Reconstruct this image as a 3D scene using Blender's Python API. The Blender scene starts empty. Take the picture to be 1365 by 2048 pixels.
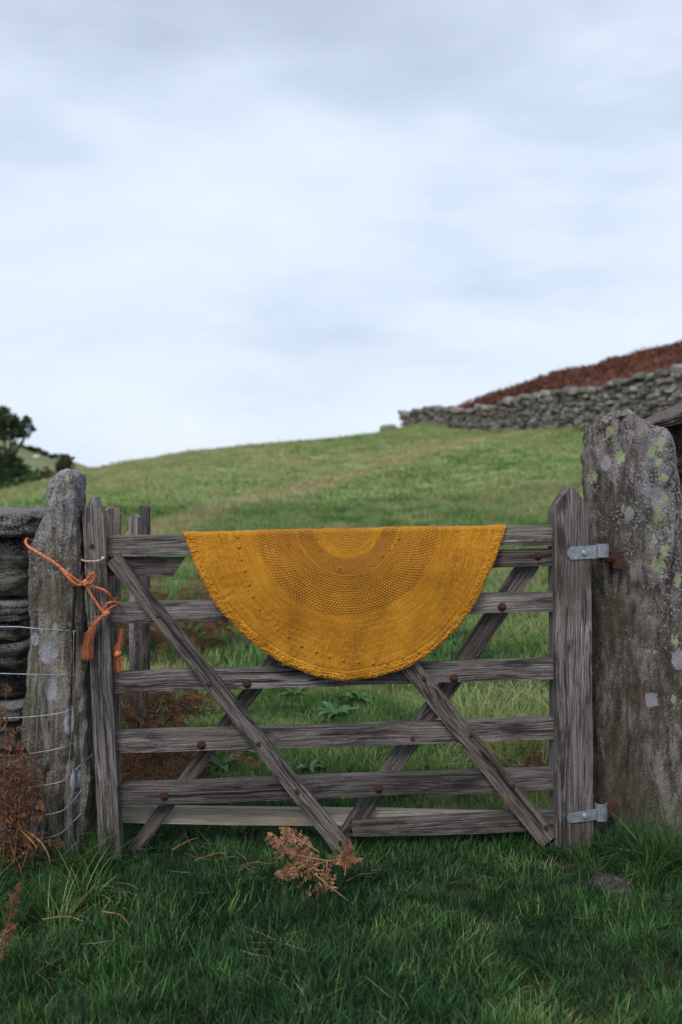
import bpy, bmesh, math, random
import numpy as np
from mathutils import Vector, Matrix

scene = bpy.context.scene
COL = scene.collection
R = math.radians

# ------------------------------------------------------------------ camera
FPX, HORIZON, CAMH = 1991.0, 930.0, 1.35
cam_data = bpy.data.cameras.new('camera')
cam = bpy.data.objects.new('camera', cam_data); COL.objects.link(cam)
cam.location = (0, 0, CAMH); cam.rotation_euler = (R(90), 0, 0)
cam_data.sensor_fit = 'VERTICAL'; cam_data.sensor_height = 36.0; cam_data.sensor_width = 24.0
cam_data.lens = 35.0; cam_data.shift_y = -(1024 - HORIZON) / 2048.0
cam_data.clip_start = 0.05; cam_data.clip_end = 3000
cam_data.dof.use_dof = True; cam_data.dof.focus_distance = 3.38; cam_data.dof.aperture_fstop = 2.6
scene.camera = cam

# ------------------------------------------------------------------ view, world, sun
scene.view_settings.view_transform = 'Standard'
scene.view_settings.look = 'None'
scene.view_settings.gamma = 1.0
scene.view_settings.exposure = 0.95
SUN_EL, SUN_AZ = R(50), R(205)          # azimuth clockwise from +Y: behind the camera, a little to its left

world = bpy.data.worlds.new('World'); scene.world = world
world.use_nodes = True
wn, wl = world.node_tree.nodes, world.node_tree.links
wn.clear()
def WN(t, **k):
    n = wn.new(t)
    for a, b in k.items(): setattr(n, a, b)
    return n
w_out = WN('ShaderNodeOutputWorld')
sky = WN('ShaderNodeTexSky', sky_type='NISHITA', sun_disc=False, sun_elevation=SUN_EL, sun_rotation=SUN_AZ)
bg1 = WN('ShaderNodeBackground'); bg1.inputs[1].default_value = 0.09
wl.new(sky.outputs[0], bg1.inputs[0])
tc = WN('ShaderNodeTexCoord')
sep = WN('ShaderNodeSeparateXYZ'); wl.new(tc.outputs['Generated'], sep.inputs[0])
def wmath(op, a, b=None, clamp=False):
    n = WN('ShaderNodeMath', operation=op, use_clamp=clamp)
    for i, v in enumerate((a, b)):
        if v is None: continue
        if isinstance(v, (int, float)): n.inputs[i].default_value = v
        else: wl.new(v, n.inputs[i])
    return n.outputs[0]
comb = WN('ShaderNodeVectorMath', operation='MULTIPLY'); wl.new(tc.outputs['Generated'], comb.inputs[0]); comb.inputs[1].default_value = (1.0, 1.0, 2.3)
def wnoise(scale, detail, rough, off, sx=1.0):
    m = WN('ShaderNodeMapping'); m.inputs['Location'].default_value = off; m.inputs['Scale'].default_value = (sx, 1, 1)
    m.inputs['Rotation'].default_value = (0, 0, 0.5)
    wl.new(comb.outputs[0], m.inputs[0])
    n = WN('ShaderNodeTexNoise'); wl.new(m.outputs[0], n.inputs[0])
    n.inputs['Scale'].default_value = scale; n.inputs['Detail'].default_value = detail; n.inputs['Roughness'].default_value = rough
    return n.outputs[0]
n1 = wnoise(1.9, 5, 0.5, (3.1, 0.7, 0.3))
n2 = wnoise(5.2, 7, 0.52, (7.1, 2.2, 0.9), 0.7)
elev = wmath('MULTIPLY', wmath('SUBTRACT', sep.outputs[2], 0.20), 1.1)       # cloud base is greyer overhead, paler low down
ssum = wmath('ADD', wmath('MULTIPLY', n1, 0.75), wmath('MULTIPLY', n2, 0.85))
elevc = wmath('MINIMUM', wmath('MAXIMUM', elev, 0.0), 0.5)
fac = wmath('ADD', wmath('MULTIPLY', wmath('SUBTRACT', ssum, 0.80), 1.75), elevc)
ramp = WN('ShaderNodeValToRGB')
wl.new(wmath('ADD', fac, 0.36, True), ramp.inputs[0])
e = ramp.color_ramp.elements
e[0].position = 0.0; e[0].color = (0.475, 0.520, 0.575, 1)
e[1].position = 1.0; e[1].color = (0.300, 0.345, 0.430, 1)
m = e.new(0.35); m.color = (0.425, 0.480, 0.560, 1)
m = e.new(0.65); m.color = (0.355, 0.405, 0.490, 1)
bg2 = WN('ShaderNodeBackground'); wl.new(ramp.outputs[0], bg2.inputs[0]); bg2.inputs[1].default_value = 0.95
mixw = WN('ShaderNodeMixShader'); mixw.inputs[0].default_value = 0.94
wl.new(bg1.outputs[0], mixw.inputs[1]); wl.new(bg2.outputs[0], mixw.inputs[2])
wl.new(mixw.outputs[0], w_out.inputs[0])

sun_data = bpy.data.lights.new('sun', 'SUN'); sun_data.energy = 1.5; sun_data.angle = R(28); sun_data.color = (1.0, 0.95, 0.88)
sun = bpy.data.objects.new('sun', sun_data); COL.objects.link(sun)
sd = Vector((math.sin(SUN_AZ) * math.cos(SUN_EL), math.cos(SUN_AZ) * math.cos(SUN_EL), math.sin(SUN_EL)))
sun.rotation_euler = sd.to_track_quat('Z', 'Y').to_euler()
sun.location = (0, -5, 12)

# ------------------------------------------------------------------ helpers
rng = np.random.default_rng(7)
random.seed(7)

def P(px, py, Y):
    return Vector(((px - 682.5) / FPX * Y, Y, CAMH - (py - HORIZON) / FPX * Y))

def vnoise(p, seed=0):
    p = np.asarray(p, float)
    i = np.floor(p).astype(np.int64); f = p - i
    f = f * f * (3 - 2 * f)
    def h(a, b, c):
        n = (a * 374761393 + b * 668265263 + c * 2147483647 * 3 + seed * 974634777) & 0xffffffff
        n = ((n ^ (n >> 13)) * 1274126177) & 0xffffffff
        n = (n ^ (n >> 16)) & 0xffffff
        return n / float(0xffffff)
    x, y, z = i[..., 0], i[..., 1], i[..., 2]
    fx, fy, fz = f[..., 0], f[..., 1], f[..., 2]
    r = 0
    for dx in (0, 1):
        for dy in (0, 1):
            for dz in (0, 1):
                w = (fx if dx else 1 - fx) * (fy if dy else 1 - fy) * (fz if dz else 1 - fz)
                r = r + w * h(x + dx, y + dy, z + dz)
    return r * 2 - 1

def fbm(p, octaves=4, seed=0, gain=0.5):
    p = np.asarray(p, float); a = 1.0; r = 0; t = 0
    for k in range(octaves):
        r = r + a * vnoise(p * (2.03 ** k) + 11.3 * k, seed + k); t += a; a *= gain
    return r / t

WORLD = {}
def tag(o, label=None, cat=None, group=None, kind=None):
    if label: o['label'] = label
    if cat: o['category'] = cat
    if group: o['group'] = group
    if kind: o['kind'] = kind
    return o

def empty(name, loc, label, cat, group=None):
    o = bpy.data.objects.new(name, None); COL.objects.link(o)
    o.empty_display_size = 0.1
    o.location = loc; WORLD[o] = Matrix.Translation(Vector(loc))
    return tag(o, label, cat, group)

def mesh_np(name, verts, faces, smooth=True, sharp=None):
    me = bpy.data.meshes.new(name)
    me.from_pydata([tuple(v) for v in verts] if not isinstance(verts, np.ndarray) else verts.tolist(), [], faces if isinstance(faces, list) else faces.tolist())
    if smooth:
        me.polygons.foreach_set('use_smooth', [True] * len(me.polygons))
        if sharp: me.set_sharp_from_angle(angle=R(sharp))
    me.update()
    return me

def quads_np(name, verts, nv):
    """mesh of separate faces with nv vertices each, verts shape (F, nv, 3)"""
    F = verts.shape[0]
    me = bpy.data.meshes.new(name)
    me.vertices.add(F * nv); me.vertices.foreach_set('co', verts.reshape(-1).astype(np.float32))
    me.loops.add(F * nv); me.loops.foreach_set('vertex_index', np.arange(F * nv, dtype=np.int32))
    me.polygons.add(F); me.polygons.foreach_set('loop_start', np.arange(0, F * nv, nv, dtype=np.int32))
    me.update(calc_edges=True)
    return me

def obj(name, me, mat, parent=None, M=None, color=None):
    o = bpy.data.objects.new(name, me); COL.objects.link(o)
    if mat is not None and len(me.materials) == 0: me.materials.append(mat)
    M = M if M is not None else Matrix.Identity(4)
    WORLD[o] = M
    if parent is not None:
        o.parent = parent
        o.matrix_basis = WORLD[parent].inverted() @ M
    else:
        o.matrix_basis = M
    if color: o.color = (*color, 1)
    return o

def fattr(me, name, data):
    a = me.attributes.new(name, 'FLOAT', 'POINT'); a.data.foreach_set('value', np.asarray(data, np.float32))

def catmull(pts, n):
    pts = [Vector(p) for p in pts]
    if len(pts) == 2: return [pts[0].lerp(pts[1], i / n) for i in range(n + 1)]
    ext = [pts[0] * 2 - pts[1]] + pts + [pts[-1] * 2 - pts[-2]]
    out = []
    for i in range(1, len(ext) - 2):
        a, b, c, d = ext[i - 1:i + 3]
        for k in range(n):
            t = k / n
            out.append(0.5 * ((2 * b) + (c - a) * t + (2 * a - 5 * b + 4 * c - d) * t * t + (3 * b - a - 3 * c + d) * t ** 3))
    out.append(pts[-1].copy())
    return out

def tube_data(pts, r0, r1=None, sides=5, V=None, Fc=None):
    """sweep a tapering round section along pts into lists V, Fc"""
    V = [] if V is None else V; Fc = [] if Fc is None else Fc
    r1 = r0 if r1 is None else r1
    n = len(pts); base = len(V)
    for i, p in enumerate(pts):
        d = (pts[min(i + 1, n - 1)] - pts[max(i - 1, 0)])
        d = d.normalized() if d.length > 1e-9 else Vector((0, 0, 1))
        a = d.cross(Vector((0.13, 0.31, 0.94))); a = a.normalized() if a.length > 1e-4 else Vector((1, 0, 0))
        b = d.cross(a)
        r = r0 + (r1 - r0) * i / max(1, n - 1)
        for k in range(sides):
            t = 2 * math.pi * k / sides
            V.append(p + a * (r * math.cos(t)) + b * (r * math.sin(t)))
    for i in range(n - 1):
        for k in range(sides):
            k2 = (k + 1) % sides
            Fc.append((base + i * sides + k, base + i * sides + k2, base + (i + 1) * sides + k2, base + (i + 1) * sides + k))
    Fc.append(tuple(base + k for k in range(sides))[::-1])
    Fc.append(tuple(base + (n - 1) * sides + k for k in range(sides)))
    return V, Fc

# ------------------------------------------------------------------ materials
class NT:
    def __init__(self, name):
        self.mat = bpy.data.materials.new(name); self.mat.use_nodes = True
        self.n, self.l = self.mat.node_tree.nodes, self.mat.node_tree.links
        self.n.clear()
        self.out = self.n.new('ShaderNodeOutputMaterial')
        self.tc = self.n.new('ShaderNodeTexCoord')
    def new(self, t, **k):
        n = self.n.new(t)
        for a, b in k.items(): setattr(n, a, b)
        return n
    def put(self, sock, v):
        if isinstance(v, (int, float)): sock.default_value = v
        elif isinstance(v, (tuple, list)): sock.default_value = tuple(v) if len(v) == len(sock.default_value) else (*v, 1)
        else: self.l.new(v, sock)
    def math(self, op, a, b=None, c=None, clamp=False):
        n = self.new('ShaderNodeMath', operation=op, use_clamp=clamp)
        for i, v in enumerate((a, b, c)):
            if v is not None: self.put(n.inputs[i], v)
        return n.outputs[0]
    def mapping(self, vec, scale=(1, 1, 1), loc=(0, 0, 0), rot=(0, 0, 0)):
        n = self.new('ShaderNodeMapping'); self.l.new(vec, n.inputs[0])
        self.put(n.inputs['Scale'], scale); self.put(n.inputs['Rotation'], rot)
        self.put(n.inputs['Location'], loc)
        return n.outputs[0]
    def noise(self, vec, scale=5, detail=4, rough=0.5, dist=0.0):
        n = self.new('ShaderNodeTexNoise'); self.l.new(vec, n.inputs[0])
        self.put(n.inputs['Scale'], scale); self.put(n.inputs['Detail'], detail); self.put(n.inputs['Roughness'], rough); self.put(n.inputs['Distortion'], dist)
        return n.outputs[0]
    def vor(self, vec, scale=5, feature='F1', out=0):
        n = self.new('ShaderNodeTexVoronoi', feature=feature); self.l.new(vec, n.inputs[0]); self.put(n.inputs['Scale'], scale)
        return n.outputs[out]
    def ramp(self, fac, *stops, interp='LINEAR'):
        n = self.new('ShaderNodeValToRGB'); self.put(n.inputs[0], fac)
        n.color_ramp.interpolation = interp
        el = n.color_ramp.elements
        while len(el) < len(stops): el.new(0.5)
        for q, (p, c) in zip(el, stops):
            q.position = p; q.color = (c, c, c, 1) if isinstance(c, (int, float)) else (*c, 1)
        return n.outputs[0]
    def mix(self, fac, a, b, blend='MIX'):
        n = self.new('ShaderNodeMix', data_type='RGBA', blend_type=blend)
        self.put(n.inputs[0], fac); self.put(n.inputs[6], a); self.put(n.inputs[7], b)
        return n.outputs[2]
    def attr(self, name, kind='GEOMETRY', out='Fac'):
        n = self.new('ShaderNodeAttribute', attribute_name=name, attribute_type=kind)
        return n.outputs[out]
    def bump(self, h, strength=0.5, dist=0.01, normal=None):
        n = self.new('ShaderNodeBump'); self.put(n.inputs['Height'], h); n.inputs['Strength'].default_value = strength; n.inputs['Distance'].default_value = dist
        if normal is not None: self.l.new(normal, n.inputs['Normal'])
        return n.outputs[0]
    def finish(self, color, rough=0.8, normal=None, spec=0.3, metal=0.0, sheen=0.0, translucent=0.0):
        b = self.new('ShaderNodeBsdfPrincipled')
        self.put(b.inputs['Base Color'], color); self.put(b.inputs['Roughness'], rough)
        b.inputs['Specular IOR Level'].default_value = spec; self.put(b.inputs['Metallic'], metal)
        if sheen: b.inputs['Sheen Weight'].default_value = sheen
        if normal is not None: self.l.new(normal, b.inputs['Normal'])
        s = b.outputs[0]
        if translucent:
            t = self.new('ShaderNodeBsdfTranslucent'); self.put(t.inputs[0], color)
            mx = self.new('ShaderNodeMixShader'); mx.inputs[0].default_value = translucent
            self.l.new(s, mx.inputs[1]); self.l.new(t.outputs[0], mx.inputs[2]); s = mx.outputs[0]
        self.l.new(s, self.out.inputs[0])
        return self.mat

def m_wood(name, fresh=False):
    t = NT(name)
    info = t.new('ShaderNodeObjectInfo')
    off = t.new('ShaderNodeCombineXYZ')
    t.l.new(t.math('MULTIPLY', info.outputs['Random'], 37.0), off.inputs[0])
    t.l.new(t.math('MULTIPLY', info.outputs['Random'], 11.0), off.inputs[2])
    add = t.new('ShaderNodeVectorMath', operation='ADD')
    t.l.new(t.tc.outputs['Object'], add.inputs[0]); t.l.new(off.outputs[0], add.inputs[1])
    v = add.outputs[0]
    # sway of the grain
    warp = t.noise(t.mapping(v, (2.2, 6, 6)), 1.0, 2, 0.5)
    wv = t.new('ShaderNodeCombineXYZ'); 
    t.l.new(t.math('MULTIPLY', t.math('SUBTRACT', warp, 0.5), 0.05), wv.inputs[2])
    t.l.new(t.math('MULTIPLY', t.math('SUBTRACT', warp, 0.5), 0.03), wv.inputs[1])
    add2 = t.new('ShaderNodeVectorMath', operation='ADD'); t.l.new(v, add2.inputs[0]); t.l.new(wv.outputs[0], add2.inputs[1])
    g = add2.outputs[0]
    fine = t.noise(t.mapping(g, (5.0, 330, 330)), 1.0, 3, 0.65)
    crack = t.noise(t.mapping(g, (2.0, 95, 95), (5, 3, 9)), 1.0, 3, 0.55)
    lines = t.noise(t.mapping(g, (3.0, 210, 210)), 1.0, 4, 0.62)
    broad = t.noise(t.mapping(g, (2.5, 22, 22)), 1.0, 4, 0.6)
    patch = t.noise(t.mapping(g, (4.0, 24, 24)), 1.0, 7, 0.70)
    speck = t.noise(t.mapping(v, (0.5, 1, 1)), 190, 3, 0.6)
    if fresh:
        c = t.ramp(broad, (0.30, (0.20, 0.17, 0.12)), (0.55, (0.33, 0.29, 0.23)), (0.75, (0.40, 0.365, 0.31)))
        c = t.mix(t.math('MULTIPLY', t.ramp(lines, (0.42, 1.0), (0.55, 0.0)), 0.45), c, (0.14, 0.12, 0.09))
        c = t.mix(t.math('MULTIPLY', t.ramp(patch, (0.55, 0.0), (0.7, 1.0)), 0.5), c, (0.19, 0.18, 0.12))
    else:
        k = t.math('ADD', t.math('MULTIPLY', lines, 0.62), t.math('MULTIPLY', fine, 0.38))
        c = t.ramp(k, (0.36, (0.020, 0.017, 0.016)), (0.45, (0.090, 0.080, 0.074)), (0.54, (0.195, 0.177, 0.168)), (0.67, (0.36, 0.335, 0.325)))
        c = t.mix(t.math('MULTIPLY', t.ramp(broad, (0.48, 0.0), (0.62, 1.0)), 0.35), c, (0.16, 0.125, 0.095), 'MIX')
        c = t.mix(t.math('MULTIPLY', t.ramp(patch, (0.515, 0.0), (0.60, 1.0)), 0.80), c, (0.022, 0.019, 0.019))
        c = t.mix(t.math('MULTIPLY', t.ramp(crack, (0.33, 1.0), (0.38, 0.0)), 0.8), c, (0.008, 0.007, 0.007))
        c = t.mix(t.math('MULTIPLY', t.ramp(speck, (0.56, 0.0), (0.66, 1.0)), 0.5), c, (0.03, 0.03, 0.03))
    if not fresh:
        tone = t.noise(t.mapping(v, (1.5, 3, 3), (2, 8, 4)), 1.0, 3, 0.55)
        c = t.mix(1.0, c, t.ramp(tone, (0.34, (0.50, 0.49, 0.48)), (0.50, (0.95, 0.94, 0.93)), (0.64, (1.40, 1.38, 1.38))), 'MULTIPLY')
    c = t.mix(1.0, c, info.outputs['Color'], 'MULTIPLY')
    h = t.math('ADD', t.math('ADD', t.math('MULTIPLY', lines, 1.0), t.math('MULTIPLY', fine, 0.5)), t.math('MULTIPLY', t.ramp(crack, (0.31, 0.0), (0.39, 1.0)), 0.7))
    nrm = t.bump(h, 1.0, 0.005)
    return t.finish(c, 0.85, nrm, 0.25)

def m_rust():
    t = NT('rusty_iron'); v = t.tc.outputs['Object']
    n = t.noise(v, 140, 5, 0.6)
    c = t.ramp(n, (0.35, (0.014, 0.009, 0.008)), (0.5, (0.048, 0.019, 0.013)), (0.68, (0.11, 0.040, 0.022)))
    return t.finish(c, 0.85, t.bump(n, 0.8, 0.002), 0.3)

def m_zinc():
    t = NT('galvanised_steel'); v = t.tc.outputs['Object']
    n = t.noise(v, 60, 4, 0.6); n2 = t.noise(v, 260, 2, 0.5)
    c = t.ramp(n, (0.3, (0.16, 0.18, 0.21)), (0.55, (0.27, 0.30, 0.34)), (0.75, (0.38, 0.41, 0.46)))
    c = t.mix(t.math('MULTIPLY', t.ramp(n2, (0.6, 0.0), (0.72, 1.0)), 0.6), c, (0.10, 0.07, 0.055))
    return t.finish(c, 0.5, t.bump(n2, 0.2, 0.001), 0.5, 0.55)

def m_stone(name, dark, mid, light, moss, zs=0.35, streak=(1, 1, 0.25), yellow=(0.36, 0.42, 0.17), white=(0.47, 0.47, 0.50), speckle=0.5):
    t = NT(name); v = t.tc.outputs['Object']
    info = t.new('ShaderNodeObjectInfo')
    add = t.new('ShaderNodeVectorMath', operation='ADD'); t.l.new(v, add.inputs[0])
    off = t.new('ShaderNodeCombineXYZ'); t.l.new(t.math('MULTIPLY', info.outputs['Random'], 23.0), off.inputs[0]); t.l.new(off.outputs[0], add.inputs[1])
    v = add.outputs[0]
    a = t.noise(t.mapping(v, streak), 9, 8, 0.66)
    b = t.noise(t.mapping(v, streak), 34, 6, 0.66)
    s = t.noise(v, 170, 4, 0.65)
    k = t.math('ADD', t.math('ADD', t.math('MULTIPLY', a, 0.45), t.math('MULTIPLY', b, 0.40)), t.math('MULTIPLY', s, 0.25))
    c = t.ramp(k, (0.44, dark), (0.53, mid), (0.61, light))
    mo = t.noise(v, 4.2, 6, 0.6)
    c = t.mix(t.math('MULTIPLY', t.ramp(mo, (0.48, 0.0), (0.62, 1.0)), 0.65), c, moss)
    br = t.noise(v, 6.5, 5, 0.6, 0.4)
    c = t.mix(t.math('MULTIPLY', t.ramp(br, (0.55, 0.0), (0.66, 1.0)), 0.45), c, (0.105, 0.066, 0.045))
    # crustose lichen: pale grey specks, thicker where lw is high
    lw = t.attr('lw'); ly = t.attr('ly')
    ln = t.noise(v, 105, 6, 0.75)
    lb = t.noise(v, 17, 4, 0.6)
    f = t.math('SUBTRACT', t.math('ADD', t.math('ADD', t.math('MULTIPLY', ln, 1.35), t.math('MULTIPLY', lw, 0.34)), t.math('MULTIPLY', lb, 0.5)), 0.5)
    c = t.mix(t.math('MULTIPLY', t.ramp(f, (0.54, 0.0), (0.62, 1.0)), speckle + 0.35), c, t.mix(t.noise(v, 95, 3, 0.6), (0.20, 0.20, 0.23), white))
    edge = t.math('ADD', t.math('MULTIPLY', t.math('SUBTRACT', t.noise(v, 48, 5, 0.68), 0.5), 2.6), ly)
    c = t.mix(t.ramp(edge, (0.30, 0.0), (0.42, 0.9)), c, t.mix(t.noise(v, 120, 3, 0.6), yellow, (0.30, 0.37, 0.27)))
    c = t.mix(1.0, c, info.outputs['Color'], 'MULTIPLY')
    h = t.math('ADD', t.math('MULTIPLY', b, 1.0), t.math('MULTIPLY', s, 0.55))
    return t.finish(c, 0.92, t.bump(h, 1.0, 0.022), 0.2)

def m_plain(name, c1, c2, scale=30, rough=0.8, trans=0.0, spec=0.25, bump=0.0, sheen=0.0):
    t = NT(name); v = t.tc.outputs['Object']
    n = t.noise(v, scale, 4, 0.6)
    c = t.ramp(n, (0.35, c1), (0.65, c2))
    return t.finish(c, rough, t.bump(n, bump, 0.004) if bump else None, spec, translucent=trans, sheen=sheen)

def m_leaf(name, stops, trans=0.3, rough=0.6):
    """foliage built from many faces: tint comes from the instancer and a random number per leaf"""
    t = NT(name)
    k = t.math('ADD', t.attr('tint', 'INSTANCER'), t.math('MULTIPLY', t.math('SUBTRACT', t.attr('bv'), 0.5), 0.42))
    c = t.ramp(k, *stops)
    return t.finish(c, rough, None, 0.25, translucent=trans)

def m_crown(name, stops, trans=0.25):
    t = NT(name)
    c = t.ramp(t.attr('bv'), *stops)
    return t.finish(c, 0.7, None, 0.2, translucent=trans)

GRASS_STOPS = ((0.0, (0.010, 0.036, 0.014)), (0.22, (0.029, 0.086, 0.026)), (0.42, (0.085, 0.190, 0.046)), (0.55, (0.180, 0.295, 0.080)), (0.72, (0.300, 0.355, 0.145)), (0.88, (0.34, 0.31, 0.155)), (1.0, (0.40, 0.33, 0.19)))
M = {}
M['wood'] = m_wood('weathered_wood')
M['pale_wood'] = m_wood('pale_newer_wood', True)
M['rust'] = m_rust()
M['zinc'] = m_zinc()
M['slate'] = m_stone('lichened_slate', (0.020, 0.016, 0.013), (0.098, 0.080, 0.066), (0.25, 0.220, 0.205), (0.072, 0.060, 0.034))
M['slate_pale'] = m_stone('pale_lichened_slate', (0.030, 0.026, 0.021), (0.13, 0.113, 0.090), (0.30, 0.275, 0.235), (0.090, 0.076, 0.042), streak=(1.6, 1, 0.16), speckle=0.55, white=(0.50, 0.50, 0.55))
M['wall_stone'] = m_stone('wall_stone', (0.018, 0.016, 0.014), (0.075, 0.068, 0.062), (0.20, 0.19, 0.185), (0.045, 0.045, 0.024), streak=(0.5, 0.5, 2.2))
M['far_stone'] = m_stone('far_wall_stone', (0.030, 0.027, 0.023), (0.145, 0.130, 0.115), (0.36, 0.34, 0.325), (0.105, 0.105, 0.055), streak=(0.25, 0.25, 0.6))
M['core'] = m_plain('wall_core', (0.015, 0.013, 0.012), (0.03, 0.027, 0.024), 8, 0.95)
M['grass'] = m_leaf('grass_blades', GRASS_STOPS, 0.32, 0.5)
M['bracken'] = m_leaf('dead_bracken', ((0.0, (0.075, 0.030, 0.016)), (0.35, (0.16, 0.066, 0.032)), (0.7, (0.28, 0.125, 0.055)), (1.0, (0.40, 0.22, 0.10))), 0.25, 0.75)
M['bracken_stem'] = m_plain('bracken_stem', (0.20, 0.10, 0.040), (0.36, 0.20, 0.085), 40, 0.6)
M['dark_stem'] = m_plain('dark_bracken_stem', (0.085, 0.042, 0.022), (0.17, 0.085, 0.042), 40, 0.7)
M['straw'] = m_plain('straw', (0.17, 0.125, 0.07), (0.33, 0.26, 0.15), 20, 0.6, 0.2)
M['twine'] = m_plain('orange_twine', (0.46, 0.125, 0.050), (0.72, 0.28, 0.135), 180, 0.6, 0.1)
M['pink_twine'] = m_plain('faded_pink_twine', (0.42, 0.27, 0.24), (0.58, 0.42, 0.38), 150, 0.7)
M['bark'] = m_plain('bark', (0.03, 0.026, 0.02), (0.075, 0.065, 0.05), 12, 0.9, bump=0.5)
M['wool'] = m_plain('sheep_wool', (0.62, 0.59, 0.53), (0.78, 0.75, 0.68), 12, 0.95)
M['soil'] = m_plain('soil', (0.030, 0.024, 0.018), (0.070, 0.058, 0.045), 25, 0.95, bump=0.6)

def m_ground():
    t = NT('pasture'); v = t.tc.outputs['Object']
    a = t.noise(t.mapping(v, (0.22, 0.22, 0.2)), 1, 6, 0.62)
    b = t.noise(t.mapping(v, (1.4, 1.4, 1.0)), 1, 6, 0.68)
    cnoise = t.noise(t.mapping(v, (9, 9, 9)), 1, 5, 0.7)
    k = t.math('ADD', t.math('ADD', t.math('MULTIPLY', a, 0.5), t.math('MULTIPLY', b, 0.35)), t.math('MULTIPLY', cnoise, 0.3))
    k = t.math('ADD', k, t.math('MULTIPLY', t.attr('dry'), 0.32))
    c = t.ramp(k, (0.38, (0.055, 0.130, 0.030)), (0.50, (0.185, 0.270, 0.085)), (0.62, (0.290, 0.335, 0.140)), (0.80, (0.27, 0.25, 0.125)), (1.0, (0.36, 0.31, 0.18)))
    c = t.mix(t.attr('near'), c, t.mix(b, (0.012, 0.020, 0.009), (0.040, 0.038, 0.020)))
    return t.finish(c, 0.95, t.bump(cnoise, 0.6, 0.03), 0.1)
M['ground'] = m_ground()

def m_hill(name, stops, scale=0.12):
    t = NT(name); v = t.tc.outputs['Object']
    k = t.math('ADD', t.math('MULTIPLY', t.noise(v, scale, 6, 0.6), 0.6), t.math('MULTIPLY', t.noise(v, scale * 14, 5, 0.7), 0.4))
    return t.finish(t.ramp(k, *stops), 0.95, None, 0.1)
M['heather'] = m_hill('bracken_hill', ((0.38, (0.040, 0.018, 0.013)), (0.5, (0.098, 0.040, 0.026)), (0.62, (0.155, 0.070, 0.042))), 0.10)
M['far_grass'] = m_hill('far_pasture', ((0.36, (0.090, 0.125, 0.060)), (0.5, (0.165, 0.185, 0.098)), (0.64, (0.22, 0.22, 0.13))), 0.03)

# ------------------------------------------------------------------ terrain
ctrl = []
def c_px(px, py, Y): p = P(px, py, Y); ctrl.append((p.x, p.y, p.z))
for x in (-6, -3, -1.2, 0, 1.2, 3, 6):
    for y in (-6, 0, 2, 3.4): ctrl.append((x, y, 0.0))
for x, z in ((-5, 0.0), (-2, 0.06), (0, 0.10), (2, 0.14), (5, 0.22)): ctrl.append((x, 6.0, z))
for x, z in ((-8, -0.05), (-4, 0.16), (0, 0.32), (4, 0.5), (9, 0.8)): ctrl.append((x, 10.0, z))
c_px(0, 1024, 16); c_px(300, 1016, 16); c_px(680, 1006, 16); c_px(1100, 968, 16); c_px(1500, 930, 16); ctrl.append((-14, 16, 0.0))
c_px(0, 1016, 25); c_px(90, 992, 27); c_px(300, 965, 25); c_px(680, 945, 25); c_px(1100, 898, 25); c_px(1500, 872, 24)
ctrl += [(-18, 25, -0.6), (-20, 38, -2.0), (-14, 45, -1.2), (-10.5, 52, -0.6)]
c_px(180, 946, 38); c_px(300, 924, 39); c_px(420, 904, 40); c_px(560, 891, 41); c_px(680, 881, 42); c_px(770, 866, 42)
c_px(868, 846, 42.5)
c_px(1500, 870, 24); c_px(1365, 868, 26.5); c_px(1180, 858, 31); c_px(1100, 861, 34); c_px(1000, 867, 38); c_px(930, 872, 42); c_px(815, 874, 47)
ctrl += [(-5, 60, 0.6), (0, 60, 1.6), (4, 60, 2.6), (12, 45, 3.6), (16, 35, 3.4), (16, 60, 5.0), (20, 20, 2.2), (-30, 60, -3.5), (-30, 30, -2.5), (-22, 65, -2.6), (-30, 5, -1.5), (30, 5, 1.5), (0, 80, 1.0), (-20, 80, -3.0), (20, 80, 5.0)]
ctrl = np.array(ctrl)
SXY = np.array([1.0, 0.6])
def tps(r2): return np.where(r2 > 1e-12, 0.5 * r2 * np.log(np.maximum(r2, 1e-12)), 0.0)
cp = ctrl[:, :2] * SXY
Kc = tps(((cp[:, None] - cp[None]) ** 2).sum(-1)) + np.eye(len(cp)) * 0.6
Pc = np.hstack([np.ones((len(cp), 1)), cp])
A = np.block([[Kc, Pc], [Pc.T, np.zeros((3, 3))]])
coef = np.linalg.solve(A, np.concatenate([ctrl[:, 2], np.zeros(3)]))
def smooth01(a, b, x):
    t = np.clip((x - a) / (b - a), 0, 1); return t * t * (3 - 2 * t)
def ground_z(x, y):
    x = np.asarray(x, float); y = np.asarray(y, float)
    sh = x.shape; q = np.stack([x.ravel(), y.ravel()], 1) * SXY
    z = np.empty(len(q))
    for i in range(0, len(q), 20000):
        qq = q[i:i + 20000]
        z[i:i + 20000] = tps(((qq[:, None] - cp[None]) ** 2).sum(-1)) @ coef[:len(cp)] + coef[len(cp)] + qq @ coef[len(cp) + 1:]
    z = z.reshape(sh)
    far = np.maximum(smooth01(62, 85, y), np.maximum(smooth01(20, 34, np.abs(x)), smooth01(-4, -14, y)))
    base = -3.0 + 0.0 * x
    z = z * (1 - far) + base * far
    p = np.stack([x, y, 0 * x], -1)
    z = z + 0.018 * fbm(p * 1.7, 3, 5) * (1 - far) + 0.06 * fbm(p * 0.45, 3, 9) * smooth01(5, 14, y) * (1 - far)
    return z
SWATH = np.array([[P(px, py, Y).x, Y] for px, py, Y in ((150, 1075, 11.5), (340, 1036, 13.5), (560, 985, 18), (760, 932, 26), (920, 900, 30), (1100, 872, 33))])
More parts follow.
